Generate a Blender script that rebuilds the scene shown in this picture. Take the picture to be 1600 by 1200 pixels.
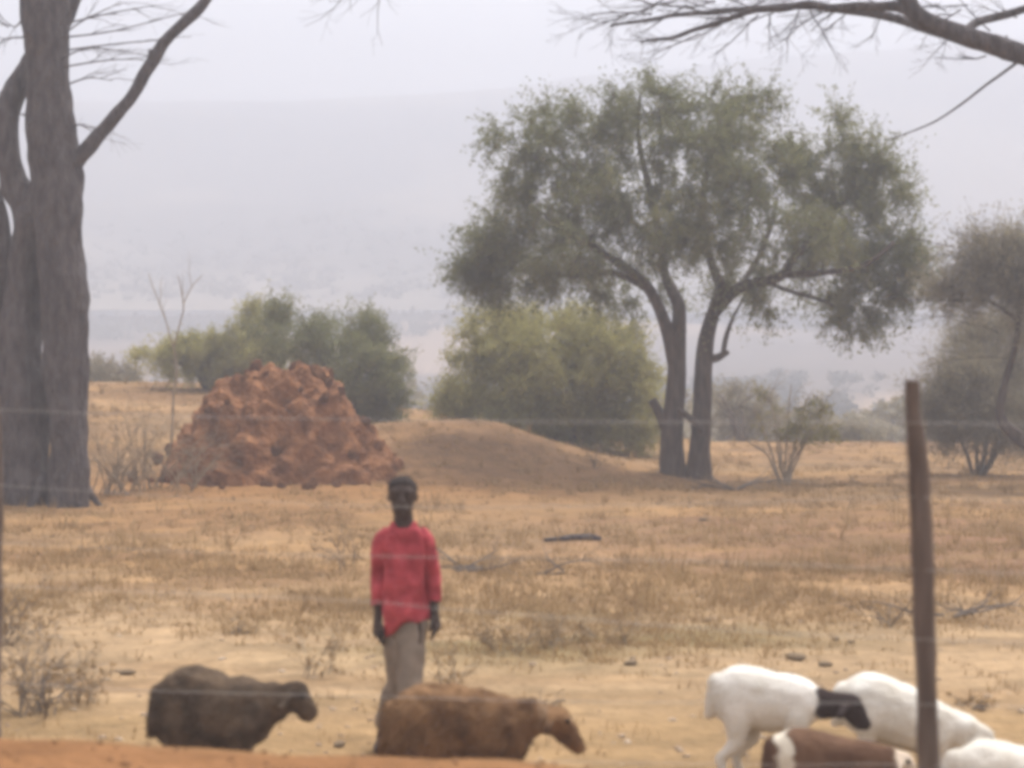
import bpy, bmesh, math, random
import numpy as np
from mathutils import Vector, noise as mnoise

random.seed(7)
RNG = np.random.default_rng(11)
scene = bpy.context.scene
COL = scene.collection
for o in list(bpy.data.objects):
    bpy.data.objects.remove(o)

# ------------------------------------------------------------------ camera
F = 2986.0          # focal length in pixels of a 1600 px wide frame
HZ = 560.0          # eye level row in that frame
EYE = 2.0
cam_d = bpy.data.cameras.new('camera')
cam_d.sensor_width = 36.0
cam_d.lens = 36.0 * F / 1600.0
cam_d.shift_y = -(600.0 - HZ) / 1600.0
cam_d.clip_end = 9000.0
cam_d.dof.use_dof = True
cam_d.dof.focus_distance = 30.0
cam_d.dof.aperture_fstop = 2.5
cam = bpy.data.objects.new('camera', cam_d)
COL.objects.link(cam)
cam.location = (0, 0, EYE)
cam.rotation_euler = (math.pi / 2, 0, 0)
scene.camera = cam

# ------------------------------------------------------------------ world, sun, exposure
SUN_EL, SUN_AZ = math.radians(62), math.radians(35)     # azimuth clockwise from +Y
world = bpy.data.worlds.new('World')
scene.world = world
world.use_nodes = True
wn = world.node_tree.nodes
wl = world.node_tree.links
bg = wn['Background']
sky = wn.new('ShaderNodeTexSky')
sky.sky_type = 'NISHITA'
sky.sun_disc = False
sky.sun_elevation = SUN_EL
sky.sun_rotation = SUN_AZ
sky.altitude = 900
sky.air_density = 1.0
sky.dust_density = 8.0
sky.ozone_density = 1.0
hs = wn.new('ShaderNodeHueSaturation')
hs.inputs['Saturation'].default_value = 0.08
wl.new(sky.outputs[0], hs.inputs['Color'])
wl.new(hs.outputs[0], bg.inputs[0])
bg.inputs[1].default_value = 0.15

sun_d = bpy.data.lights.new('sun', 'SUN')
sun_d.energy = 1.5
sun_d.angle = math.radians(14)
sun_d.color = (1.0, 0.96, 0.92)
sun = bpy.data.objects.new('sun', sun_d)
COL.objects.link(sun)
sdir = Vector((math.sin(SUN_AZ) * math.cos(SUN_EL), math.cos(SUN_AZ) * math.cos(SUN_EL), math.sin(SUN_EL)))
sun.rotation_euler = (-sdir).to_track_quat('-Z', 'Y').to_euler()

vs = scene.view_settings
vs.view_transform = 'Standard'
vs.look = 'None'
vs.exposure = 1.72
vs.gamma = 1.0
vs.use_curve_mapping = False
cy = scene.cycles
cy.use_denoising = True
cy.max_bounces = 6
cy.diffuse_bounces = 3
cy.volume_bounces = 1
cy.pixel_filter_type = 'BLACKMAN_HARRIS'
cy.filter_width = 4.4

# ------------------------------------------------------------------ helpers
def P(px, py, d):
    """world point seen at frame position (px, py) at distance d"""
    return Vector(((px - 800.0) / F * d, d, EYE + (HZ - py) / F * d))

def tag(o, label=None, cat=None, group=None, kind=None):
    if label: o['label'] = label
    if cat: o['category'] = cat
    if group: o['group'] = group
    if kind: o['kind'] = kind
    return o

def empty(name, loc, rz=0.0):
    o = bpy.data.objects.new(name, None)
    o.empty_display_size = 0.2
    COL.objects.link(o)
    o.location = loc
    o.rotation_euler = (0, 0, rz)
    return o

def link(name, me, mat=None, parent=None):
    o = bpy.data.objects.new(name, me)
    COL.objects.link(o)
    if mat is not None and len(me.materials) == 0:
        me.materials.append(mat)
    if parent is not None:
        o.parent = parent
        o.location = -parent.location if parent.rotation_euler.z == 0 else (0, 0, 0)
    return o

def smooth(me):
    me.polygons.foreach_set('use_smooth', np.ones(len(me.polygons), dtype=bool))

def mesh_np(name, V, Fq, rnd=None, col=None, shade_smooth=False):
    """V (n,3); Fq (m,k) equal-sided faces"""
    V = np.asarray(V, dtype=np.float32); Fq = np.asarray(Fq, dtype=np.int32)
    me = bpy.data.meshes.new(name)
    k = Fq.shape[1]
    me.vertices.add(len(V)); me.loops.add(Fq.size); me.polygons.add(len(Fq))
    me.vertices.foreach_set('co', V.ravel())
    me.loops.foreach_set('vertex_index', Fq.ravel())
    me.polygons.foreach_set('loop_start', np.arange(len(Fq), dtype=np.int32) * k)
    try:
        me.polygons.foreach_set('loop_total', np.full(len(Fq), k, dtype=np.int32))
    except Exception:
        pass
    if shade_smooth:
        smooth(me)
    me.update(calc_edges=True)
    if rnd is not None:
        a = me.attributes.new('rnd', 'FLOAT', 'POINT')
        a.data.foreach_set('value', np.asarray(rnd, dtype=np.float32))
    if col is not None:
        a = me.attributes.new('soil', 'FLOAT_COLOR', 'POINT')
        c4 = np.ones((len(V), 4), dtype=np.float32); c4[:, :3] = col
        a.data.foreach_set('color', c4.ravel())
    return me

class Geo:
    """collects tubes and lumps into one mesh"""
    def __init__(self):
        self.v = []; self.f = []; self.twigs = None
    def tube(self, pts, rad, sides=6, rough=0.0, freq=2.0, cap=True):
        pts = [Vector(p) for p in pts]
        n = len(pts); base = len(self.v)
        t0 = (pts[1] - pts[0]).normalized()
        up = Vector((0, 1, 0)) if abs(t0.y) < 0.8 else Vector((1, 0, 0))
        u = t0.cross(up).normalized()
        for i in range(n):
            if i == 0: t = pts[1] - pts[0]
            elif i == n - 1: t = pts[-1] - pts[-2]
            else: t = pts[i + 1] - pts[i - 1]
            t.normalize()
            u = (u - t * u.dot(t))
            if u.length < 1e-6: u = t.orthogonal()
            u.normalize(); w = t.cross(u)
            for j in range(sides):
                a = 2 * math.pi * j / sides
                dvec = u * math.cos(a) + w * math.sin(a)
                r = rad[i]
                if rough:
                    q = pts[i] + dvec * rad[i]
                    r *= 1 + rough * (mnoise.noise(Vector((q.x * freq * 2.2, q.y * freq * 2.2, q.z * freq * .55))) + .5 * mnoise.noise(Vector((q.x * freq * 6, q.y * freq * 6, q.z * freq * 1.6))))
                self.v.append(pts[i] + dvec * r)
        for i in range(n - 1):
            for j in range(sides):
                a = base + i * sides + j; b = base + i * sides + (j + 1) % sides
                self.f.append((a, b, b + sides, a + sides))
        if cap:
            self.f.append(tuple(base + j for j in range(sides))[::-1])
            self.f.append(tuple(base + (n - 1) * sides + j for j in range(sides)))
    def mesh(self, name, shade=True):
        me = bpy.data.meshes.new(name)
        me.from_pydata([tuple(v) for v in self.v], [], self.f)
        if shade: smooth(me)
        return me

def spline(ctrl, per=6):
    """Catmull-Rom through (Vector, radius) list"""
    pts = [c[0] for c in ctrl]; rr = [c[1] for c in ctrl]
    out, ro = [], []
    n = len(pts)
    for i in range(n - 1):
        p0 = pts[max(i - 1, 0)]; p1 = pts[i]; p2 = pts[i + 1]; p3 = pts[min(i + 2, n - 1)]
        for k in range(per):
            t = k / per
            out.append(0.5 * ((2 * p1) + (p2 - p0) * t + (2 * p0 - 5 * p1 + 4 * p2 - p3) * t * t + (3 * p1 - p0 - 3 * p2 + p3) * t ** 3))
            ro.append(rr[i] * (1 - t) + rr[i + 1] * t)
    out.append(pts[-1]); ro.append(rr[-1])
    return out, ro

# numpy value noise
def _hash(ix, iy, s):
    h = (ix.astype(np.int64) * 374761393 + iy.astype(np.int64) * 668265263 + s * 1442695041) & 0x7fffffff
    h = ((h ^ (h >> 13)) * 1274126177) & 0x7fffffff
    return ((h ^ (h >> 16)) & 0xffff) / 65535.0
def vnoise(x, y, s=0):
    x = np.asarray(x, dtype=np.float64); y = np.asarray(y, dtype=np.float64)
    ix = np.floor(x); iy = np.floor(y); fx = x - ix; fy = y - iy
    fx = fx * fx * (3 - 2 * fx); fy = fy * fy * (3 - 2 * fy)
    a = _hash(ix, iy, s); b = _hash(ix + 1, iy, s); c = _hash(ix, iy + 1, s); d = _hash(ix + 1, iy + 1, s)
    return (a * (1 - fx) + b * fx) * (1 - fy) + (c * (1 - fx) + d * fx) * fy
def fbm(x, y, oct=4, s=0):
    t = 0; a = .5; n = 0
    for i in range(oct):
        t = t + a * vnoise(x * 2 ** i + 17.3 * i, y * 2 ** i - 9.1 * i, s + i); n += a; a *= .5
    return t / n
def sstep(a, b, x):
    t = np.clip((np.asarray(x, dtype=np.float64) - a) / (b - a), 0, 1)
    return t * t * (3 - 2 * t)

# ------------------------------------------------------------------ materials
def mat_new(name):
    m = bpy.data.materials.new(name); m.use_nodes = True
    nt = m.node_tree; b = nt.nodes['Principled BSDF']
    b.inputs['Roughness'].default_value = 0.9
    b.inputs['Specular IOR Level'].default_value = 0.15
    return m, nt, b

def noise_mat(name, c1, c2, scale=8.0, detail=6.0, bump=0.3, bscale=None, stretch=(1, 1, 1), rough=0.9, dist=0.02, lo=.35, hi=.65):
    m, nt, b = mat_new(name)
    N, L = nt.nodes, nt.links
    tc = N.new('ShaderNodeTexCoord'); mp = N.new('ShaderNodeMapping')
    mp.inputs['Scale'].default_value = stretch
    L.new(tc.outputs['Object'], mp.inputs['Vector'])
    n = N.new('ShaderNodeTexNoise'); n.inputs['Scale'].default_value = scale; n.inputs['Detail'].default_value = detail
    L.new(mp.outputs[0], n.inputs['Vector'])
    r = N.new('ShaderNodeValToRGB')
    r.color_ramp.elements[0].position = lo; r.color_ramp.elements[1].position = hi
    r.color_ramp.elements[0].color = (*c1, 1); r.color_ramp.elements[1].color = (*c2, 1)
    L.new(n.outputs[0], r.inputs[0]); L.new(r.outputs[0], b.inputs['Base Color'])
    if bump:
        n2 = N.new('ShaderNodeTexNoise'); n2.inputs['Scale'].default_value = bscale or scale * 3; n2.inputs['Detail'].default_value = 8
        L.new(mp.outputs[0], n2.inputs['Vector'])
        bp = N.new('ShaderNodeBump'); bp.inputs['Strength'].default_value = bump; bp.inputs['Distance'].default_value = dist
        L.new(n2.outputs[0], bp.inputs['Height']); L.new(bp.outputs[0], b.inputs['Normal'])
    b.inputs['Roughness'].default_value = rough
    return m

def leaf_mat(name, dark, mid, light, trans=0.25):
    m, nt, b = mat_new(name)
    N, L = nt.nodes, nt.links
    at = N.new('ShaderNodeAttribute'); at.attribute_name = 'rnd'
    r = N.new('ShaderNodeValToRGB')
    e = r.color_ramp.elements
    e[0].position = 0.0; e[0].color = (*dark, 1)
    e[1].position = 1.0; e[1].color = (*light, 1)
    k = e.new(0.5); k.color = (*mid, 1)
    L.new(at.outputs['Fac'], r.inputs[0]); L.new(r.outputs[0], b.inputs['Base Color'])
    tr = N.new('ShaderNodeBsdfTranslucent'); L.new(r.outputs[0], tr.inputs['Color'])
    mx = N.new('ShaderNodeMixShader'); mx.inputs[0].default_value = trans
    L.new(b.outputs[0], mx.inputs[1]); L.new(tr.outputs[0], mx.inputs[2])
    L.new(mx.outputs[0], nt.nodes['Material Output'].inputs['Surface'])
    return m

def soil_mat(name):
    m, nt, b = mat_new(name)
    N, L = nt.nodes, nt.links
    at = N.new('ShaderNodeAttribute'); at.attribute_name = 'soil'
    tc = N.new('ShaderNodeTexCoord')
    n = N.new('ShaderNodeTexNoise'); n.inputs['Scale'].default_value = 5.0; n.inputs['Detail'].default_value = 10; n.inputs['Roughness'].default_value = .7
    L.new(tc.outputs['Object'], n.inputs['Vector'])
    mr = N.new('ShaderNodeMapRange'); mr.inputs['From Min'].default_value = .3; mr.inputs['From Max'].default_value = .7
    mr.inputs['To Min'].default_value = .68; mr.inputs['To Max'].default_value = 1.24
    L.new(n.outputs[0], mr.inputs[0])
    mx = N.new('ShaderNodeVectorMath'); mx.operation = 'SCALE'
    L.new(at.outputs['Color'], mx.inputs[0]); L.new(mr.outputs[0], mx.inputs['Scale'])
    L.new(mx.outputs[0], b.inputs['Base Color'])
    n2 = N.new('ShaderNodeTexNoise'); n2.inputs['Scale'].default_value = 14; n2.inputs['Detail'].default_value = 9
    L.new(tc.outputs['Object'], n2.inputs['Vector'])
    bp = N.new('ShaderNodeBump'); bp.inputs['Strength'].default_value = .6; bp.inputs['Distance'].default_value = .05
    L.new(n2.outputs[0], bp.inputs['Height']); L.new(bp.outputs[0], b.inputs['Normal'])
    b.inputs['Roughness'].default_value = 1.0
    b.inputs['Specular IOR Level'].default_value = 0.05
    return m

M_soil = soil_mat('soil')
M_road = noise_mat('red_road_soil', (.36, .165, .072), (.47, .235, .105), 3.0, bump=.6, bscale=14, dist=.04)
M_bark_big = noise_mat('grey_bark', (.066, .055, .056), (.125, .108, .108), 5.0, bump=1.0, bscale=9, stretch=(2.2, 2.2, .8), dist=.12)
M_bark = noise_mat('brown_bark', (.055, .042, .036), (.105, .08, .065), 7.0, bump=.7, bscale=12, stretch=(2, 2, .5), dist=.03)
M_twig = noise_mat('twig_bark', (.12, .10, .085), (.19, .155, .13), 8.0, bump=0)
M_drytwig = noise_mat('dry_twig', (.22, .17, .12), (.34, .27, .19), 8.0, bump=0)
M_post = noise_mat('weathered_post', (.095, .072, .060), (.16, .125, .104), 9.0, bump=.8, bscale=18, stretch=(3, 3, .35), dist=.01)
M_wire, _, _b = mat_new('galvanised_wire'); _b.inputs['Base Color'].default_value = (.42, .40, .38, 1); _b.inputs['Metallic'].default_value = .3; _b.inputs['Roughness'].default_value = .5
M_leaf_tree = leaf_mat('acacia_leaves', (.135, .138, .066), (.19, .195, .088), (.26, .25, .108), .5)
M_leaf_bush = leaf_mat('bush_leaves', (.24, .225, .09), (.35, .32, .118), (.45, .395, .14), .5)
M_leaf_grey = leaf_mat('thorn_leaves', (.20, .175, .125), (.28, .245, .165), (.36, .315, .20), .45)
M_leaf_far = leaf_mat('far_leaves', (.07, .07, .055), (.10, .10, .075), (.17, .15, .11))
M_leaf_yellow = leaf_mat('yellow_leaves', (.20, .18, .07), (.30, .27, .10), (.38, .33, .12))
M_grass = leaf_mat('dry_grass', (.235, .150, .074), (.325, .215, .105), (.40, .280, .145), .35)
M_stone = noise_mat('stone', (.17, .12, .075), (.30, .22, .14), 6, bump=.7)

# ------------------------------------------------------------------ terrain
RE_A = np.array([-800 / F * 6.5, 6.5]); RE_B = np.array([0.0, 6.02])       # road edge line
_rd = (RE_B - RE_A) / np.linalg.norm(RE_B - RE_A)
_rn = np.array([-_rd[1], _rd[0]])
def road_s(x, y):
    return (x - RE_A[0]) * _rn[0] + (y - RE_A[1]) * _rn[1]

D_TAB = [(-4000, .0), (46, .0), (60, -1.2), (90, -4.0), (120, -5.0), (170, -4.0), (215, -2.0), (265, 1.8), (330, 7.5), (370, 11)]
MND = P(432, 745, 29.4); MND_X, MND_Y = MND.x, MND.y

def terrain(x, y):
    x = np.asarray(x, dtype=np.float64); y = np.asarray(y, dtype=np.float64)
    near = np.exp(-np.maximum(y - 60, 0) / 30)
    z = np.interp(y, [a for a, _ in D_TAB], [b for _, b in D_TAB])
    rise = np.interp(x, [-30, -9, -6.4, -2.2, 1.0, 4.5, 30], [1.5, 1.40, 1.38, .78, .40, .0, -.1])
    z = z + rise * sstep(27, 43, y) * (1 - sstep(50, 75, y))
    # old spread mound beside the green bush
    hx = -0.85; sx = np.where(x < hx, 2.3, 1.85)
    z = z + .76 * np.exp(-((x - hx) / sx) ** 2 / 1.4 - ((y - 32.8) / 1.8) ** 2 / 1.4)
    z = z + .30 * (fbm(x * .9, y * .9, 4, 13) - .5) * np.exp(-((x + .6) / 3.0) ** 2 - ((y - 32) / 2.4) ** 2)
    # apron of washed soil round the termite mound
    z = z + .22 * np.exp(-((x - MND_X) / 3.0) ** 2 - ((y - MND_Y) / 2.6) ** 2)
    z = z + near * ((fbm(x * .35, y * .35, 3, 5) - .5) * .16 + (fbm(x * 1.7, y * 1.7, 3, 8) - .5) * .06) * sstep(8.5, 12, y)
    z = z + (fbm(x * .018, y * .018, 4, 21) - .5) * 9 * sstep(100, 240, y) * .42
    s = road_s(x, y)
    edge = .69 + (vnoise(x * 1.3, y * 1.3, 3) - .5) * .05
    k = 1 - sstep(0.1, 1.0, s)
    return z * (1 - k) + edge * k

def zt(x, y):
    return float(terrain(np.array([x]), np.array([y]))[0])

def graded(lo, hi, a, b, fine, g=1.13):
    """coordinates: fine spacing inside [a,b], growing outside"""
    mid = list(np.arange(a, b + 1e-6, fine))
    s = fine; p = b; up = []
    while p < hi: s *= g; p += s; up.append(min(p, hi))
    s = fine; p = a; dn = []
    while p > lo: s *= g; p -= s; dn.append(max(p, lo))
    return np.array(dn[::-1] + mid + up)

def grid_mesh(name, xs, ys, zf, cf):
    X, Y = np.meshgrid(xs, ys)
    Z = zf(X, Y)
    V = np.stack([X.ravel(), Y.ravel(), Z.ravel()], 1)
    nx, ny = len(xs), len(ys)
    i = np.arange(nx * ny).reshape(ny, nx)
    Fq = np.stack([i[:-1, :-1].ravel(), i[:-1, 1:].ravel(), i[1:, 1:].ravel(), i[1:, :-1].ravel()], 1)
    return mesh_np(name, V, Fq, col=cf(X.ravel(), Y.ravel()), shade_smooth=True)

def lerp(a, b, t):
    t = np.asarray(t)[..., None]
    return np.asarray(a) * (1 - t) + np.asarray(b) * t

SAND = np.array((.325, .206, .108)); STRAW = np.array((.295, .174, .078)); BROWN = np.array((.21, .122, .060)); RED = np.array((.25, .128, .050)); PALE = np.array((.300, .204, .116)); OLIVE = np.array((.19, .148, .070))
def soil_col(x, y):
    n1 = fbm(x * .16, y * .5, 4, 31); n2 = fbm(x * .5, y * 1.6, 4, 41); n3 = fbm(x * 1.5, y * 3.5, 3, 51)
    c = lerp(STRAW, BROWN, sstep(.40, .60, n2))
    c = lerp(c, SAND, sstep(.52, .72, n1) * .6)
    # bare trampled strip along the fence
    strip = sstep(7.5, 9.5, y) * (1 - sstep(14.5, 19, y + (n1 - .5) * 6))
    c = lerp(c, PALE, strip * (1 - .45 * sstep(.52, .7, n2)))
    tan = 1 - sstep(10.4, 11.8, y + (n2 - .5) * 1.5)
    c = lerp(c, np.array((.25, .160, .076)), tan * .75)
    # older, greyer litter further back
    bk = sstep(18, 22, y) * (1 - sstep(36, 42, y))
    c = lerp(c, np.array((.215, .138, .074)), bk * .6 * sstep(.42, .6, fbm(x * .45, y * .7, 4, 47)))
    # weedy patch in the middle
    wp = np.exp(-((x - .4) / 1.6) ** 2 - ((y - 13.8) / 1.2) ** 2)
    c = lerp(c, OLIVE, np.clip(wp * 1.1 * sstep(.3, .6, n2), 0, .8))
    # brown band across the right
    bb = sstep(16.5, 18.5, y) * (1 - sstep(23, 25, y)) * sstep(-1.5, 3, x)
    c = lerp(c, np.array((.19, .105, .062)), bb * .75 * sstep(.3, .6, n3))
    # red washed soil round the mound
    rm = np.exp(-((x - MND_X - .5) / 4.2) ** 2 - ((y - MND_Y + 1.5) / 3.6) ** 2)
    hump = np.exp(-((x + .4) / 2.6) ** 2 - ((y - 31.5) / 2.6) ** 2)
    c = lerp(c, RED, np.clip(rm * 1.2 * (.55 + .6 * n2), 0, .85))
    c = lerp(c, np.array((.20, .115, .062)), np.clip(hump * 1.1 * (.5 + .6 * n2), 0, .75))
    # the valley beyond: pale ground with thicket patches
    f = sstep(55, 120, y)
    m1 = fbm(x * .02, y * .011, 4, 61)
    v = lerp(np.array((.13, .10, .08)), np.array((.36, .25, .165)), sstep(.48, .62, m1))
    c = lerp(c, v, f)
    n4 = fbm(x * 4.5, y * 7.0, 3, 57)
    c = c * (.70 + .6 * n3)[:, None] * np.where(y < 60, .82 + .36 * n4, 1.0)[:, None]
    rk = 1 - sstep(-.05, .5, road_s(x, y) + (n3 - .5) * .4)
    c = lerp(c, np.array((.215, .105, .046)) * (.85 + .3 * n3)[:, None], rk)
    return c

xs = graded(-480, 480, -12.5, 12.5, .13, 1.10)
ys = graded(-150, 360, 5.0, 48, .13, 1.08)
tag(link('ground', grid_mesh('ground', xs, ys, terrain, soil_col), M_soil), kind='structure')

def mtn_z(x, y):
    base = np.interp(y, [321, 352, 432, 547, 650, 720], [10, 15.5, 31, 64.5, 97.5, 90])
    slope = np.interp(x, [-480, -207, -145, 0, 73, 172, 480], [.86, .90, .94, .97, 1.08, 1.17, 1.2])
    n = (fbm(x * .0137, y * .0137, 5, 71) - .5)
    return base * (1 + (slope - 1) * sstep(352, 574, y)) + n * 17 * sstep(337, 432, y) * (1 - .6 * sstep(590, 650, y)) - 2.3
def mtn_c(x, y):
    m1 = fbm(x * .02, y * .012, 5, 81)
    return lerp(np.array((.10, .095, .085)), np.array((.26, .22, .17)), sstep(.35, .65, m1))
tag(link('mountain', grid_mesh('mountain', np.linspace(-480, 480, 220), np.linspace(337, 720, 110), mtn_z, mtn_c), M_soil), kind='structure')

# hazy dust in the air over the valley
bm = bmesh.new(); bmesh.ops.create_cube(bm, size=1.0)
me = bpy.data.meshes.new('haze'); bm.to_mesh(me); bm.free()
mh = bpy.data.materials.new('haze'); mh.use_nodes = True
nt = mh.node_tree; nt.nodes.clear()
out = nt.nodes.new('ShaderNodeOutputMaterial'); pv = nt.nodes.new('ShaderNodeVolumePrincipled')
pv.inputs['Color'].default_value = (.612, .630, .698, 1)
pv.inputs['Density'].default_value = .0050
pv.inputs['Anisotropy'].default_value = .2
nt.links.new(pv.outputs[0], out.inputs['Volume'])
hz = link('haze', me, mh); hz.scale = (1000, 920, 139); hz.location = (0, 295, 139 / 2 - 13)
tag(hz, kind='stuff')

# ------------------------------------------------------------------ plants
def leaves_mesh(name, C, D, S, rnd, aspect=.42):
    """C centres (n,3), D directions (n,3), S lengths (n,): one diamond-like leaf quad each"""
    C = np.asarray(C); D = np.asarray(D); S = np.asarray(S)
    D = D / np.maximum(np.linalg.norm(D, axis=1, keepdims=True), 1e-6)
    R = RNG.normal(size=D.shape)
    W = np.cross(D, R); W /= np.maximum(np.linalg.norm(W, axis=1, keepdims=True), 1e-6)
    h = D * S[:, None] * .5; w = W * S[:, None] * .5 * aspect
    V = np.stack([C - h, C + w - h * .1, C + h, C - w - h * .1], 1).reshape(-1, 3)
    Fq = np.arange(len(V)).reshape(-1, 4)
    return mesh_np(name, V, Fq, rnd=np.repeat(rnd, 4))

def limb(g, pts, d, nodes, sides=8, per=5, rough=0.0, dd=None, wob=0.0):
    """pts: (px,py,radius px[,depth offset])"""
    ctrl = []
    for i, p in enumerate(pts):
        off = p[3] if len(p) > 3 else 0.0
        v = P(p[0], p[1], d); v.y += off + (dd or 0)
        ctrl.append((v, p[2] * d / F))
    a, r = spline(ctrl, per)
    if wob:
        a = [q + Vector((mnoise.noise(q * 3), mnoise.noise(q * 3 + Vector((9, 0, 0))), mnoise.noise(q * 3 + Vector((0, 9, 0))))) * wob if 0 < i else q for i, q in enumerate(a)]
    g.tube(a, r, sides, rough)
    if nodes is not None:
        nodes += [(q, rr) for q, rr in zip(a, r)]

def crown(g, lobes, d, nodes, subs=20, twigs=8, nleaf=13, tl=(.3, .6), ls=(.05, .09), droop=.5, sub_r=.014, twig_r=.005, depth=.9, jit=.05, sides=4):
    """branches into g and returns leaf arrays"""
    TS, TO, TT = [], [], []
    sub = []
    for li, lb in enumerate(lobes):
        px, py, rx, ry = lb[:4]; off = lb[4] if len(lb) > 4 else random.uniform(-.9, .9); w = lb[5] if len(lb) > 5 else 1.0
        c = P(px, py, d); c.y += off
        ax = rx * d / F; az = ry * d / F; ay = ax * depth
        tone = random.uniform(-.2, .2)
        for k in range(max(2, int(subs * w))):
            v = RNG.normal(size=3); v /= np.linalg.norm(v); v *= random.random() ** .42 * (1.28 if random.random() < .16 else 1.0)
            sub.append((Vector((c.x + v[0] * ax, c.y + v[1] * ay, c.z + v[2] * az)), c, tone, min(ax, az)))
    pos = np.array([tuple(q) for q, _ in nodes]); rads = [r for _, r in nodes]
    dist = [np.min(np.linalg.norm(pos - np.array(s[0]), axis=1)) for s in sub]
    for i in np.argsort(dist):
        s, c, tone, sz = sub[i]
        dv = pos - np.array(s)
        dd = np.linalg.norm(dv, axis=1) + np.maximum(dv[:, 2], 0) * .6
        j = int(np.argmin(dd))
        a = Vector(pos[j]); L = (s - a).length
        ra = min(rads[j] * .8, sub_r + .004 * L)
        m1 = a.lerp(s, .35) + Vector((random.uniform(-.12, .12), random.uniform(-.12, .12), random.uniform(.0, .16))) * L
        m2 = a.lerp(s, .7) + Vector((random.uniform(-.1, .1), random.uniform(-.1, .1), random.uniform(-.02, .14))) * L
        path, rr = spline([(a, ra), (m1, ra * .8), (m2, ra * .6), (s, ra * .42)], 3)
        if L > .05:
            g.tube(path, rr, sides, cap=False)
            pos = np.vstack([pos, np.array([tuple(q) for q in path[3::3]])]); rads += [rr[k] for k in range(3, len(rr), 3)]
        out = (s - c)
        if out.length > 1e-3: out.normalize()
        TS.append(np.tile(np.array(s), (twigs, 1))); TO.append(np.tile(np.array(out), (twigs, 1))); TT.append(np.full(twigs, tone + random.gauss(0, .08)))
    TS = np.vstack(TS); TO = np.vstack(TO); TT = np.concatenate(TT); n = len(TS)
    rv = RNG.normal(size=(n, 3)); rv /= np.linalg.norm(rv, axis=1, keepdims=True)
    dr = TO * .55 + rv * .8 + np.array([0, 0, .15]); dr /= np.linalg.norm(dr, axis=1, keepdims=True)
    Lt = RNG.uniform(tl[0], tl[1], n) * np.where(RNG.uniform(0, 1, n) < .1, 1.5, 1.0)
    pts = [TS]
    for k in range(4):
        dr = dr + np.array([0, 0, -droop * .3]) + RNG.normal(size=(n, 3)) * .12
        dr /= np.linalg.norm(dr, axis=1, keepdims=True)
        pts.append(pts[-1] + dr * (Lt / 4)[:, None])
    pts = np.stack(pts, 1)                                   # n,5,3
    # thin three-sided twigs
    rs = twig_r * np.array([1, .9, .7, .5, .3])
    offs = np.array([(1, 0, 0), (-.5, .8, .3), (-.5, -.8, -.3)])
    TV = (pts[:, :, None, :] + offs[None, None] * rs[None, :, None, None]).reshape(-1, 3)
    b0 = (np.arange(n) * 15)[:, None, None] + (np.arange(4) * 3)[None, :, None] + np.arange(3)[None, None, :]
    b1 = (np.arange(n) * 15)[:, None, None] + (np.arange(4) * 3)[None, :, None] + ((np.arange(3) + 1) % 3)[None, None, :]
    TF = np.stack([b0, b1, b1 + 3, b0 + 3], -1).reshape(-1, 4)
    g.twigs = (TV, TF)
    # leaves along them
    u = RNG.uniform(.1, 1.0, (n, nleaf)) * 3.999; kk = u.astype(int); fr = (u - kk)[..., None]
    ar = np.arange(n)[:, None]
    C = pts[ar, kk] * (1 - fr) + pts[ar, kk + 1] * fr + RNG.normal(size=(n, nleaf, 3)) * jit
    Dd = RNG.normal(size=(n, nleaf, 3)) * .8 + dr[:, None, :]
    S = RNG.uniform(ls[0], ls[1], (n, nleaf))
    Rn = np.clip(.5 + TT[:, None] + RNG.normal(size=(n, nleaf)) * .11, 0, 1)
    return C.reshape(-1, 3), Dd.reshape(-1, 3), S.ravel(), Rn.ravel()

def bare(g, p, dr, L, r, lev, flat=.45, spread=.8, nchild=4, sides=4):
    """bare forking twig"""
    pts = [p.copy()]; rr = [r]; n = 5
    d = dr.normalized()
    for k in range(n):
        d = d + Vector(RNG.normal(size=3)) * .16; d.z *= (1 - .1 * flat); d.normalize()
        p = p + d * (L / n); pts.append(p.copy()); rr.append(max(r * (1 - .75 * (k + 1) / n), .0016))
    g.tube(pts, rr, sides, cap=False)
    if lev > 0:
        for c in range(nchild):
            k = random.randint(1, n - 1)
            t = (pts[k + 1] - pts[k]).normalized()
            v = Vector(RNG.normal(size=3)); v.z *= flat; v = (t + v.normalized() * spread)
            bare(g, pts[k], v, L * random.uniform(.35, .65), rr[k] * .6, lev - 1, flat, spread, max(2, nchild - 1), 3)

def plant(name, label, cat, base, wood, leaf, wood_geo, leaf_arr, wood_name='trunk', leaf_name='crown', group=None):
    root = empty(name, base)
    tag(root, label, cat, group)
    wo = link(wood_name, wood_geo.mesh(wood_name), wood, root)
    if wood_name in ('stems', 'branches'): tag(wo, kind='stuff')
    if getattr(wood_geo, 'twigs', None):
        tag(link('twigs', mesh_np('twigs', *wood_geo.twigs), M_twig, root), kind='stuff')
    if leaf_arr is not None:
        tag(link(leaf_name, leaves_mesh(leaf_name, *leaf_arr), leaf, root), kind='stuff')
    return root

def ground_at(px, d):
    x = (px - 800) / F * d
    return Vector((x, d, zt(x, d)))

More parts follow.
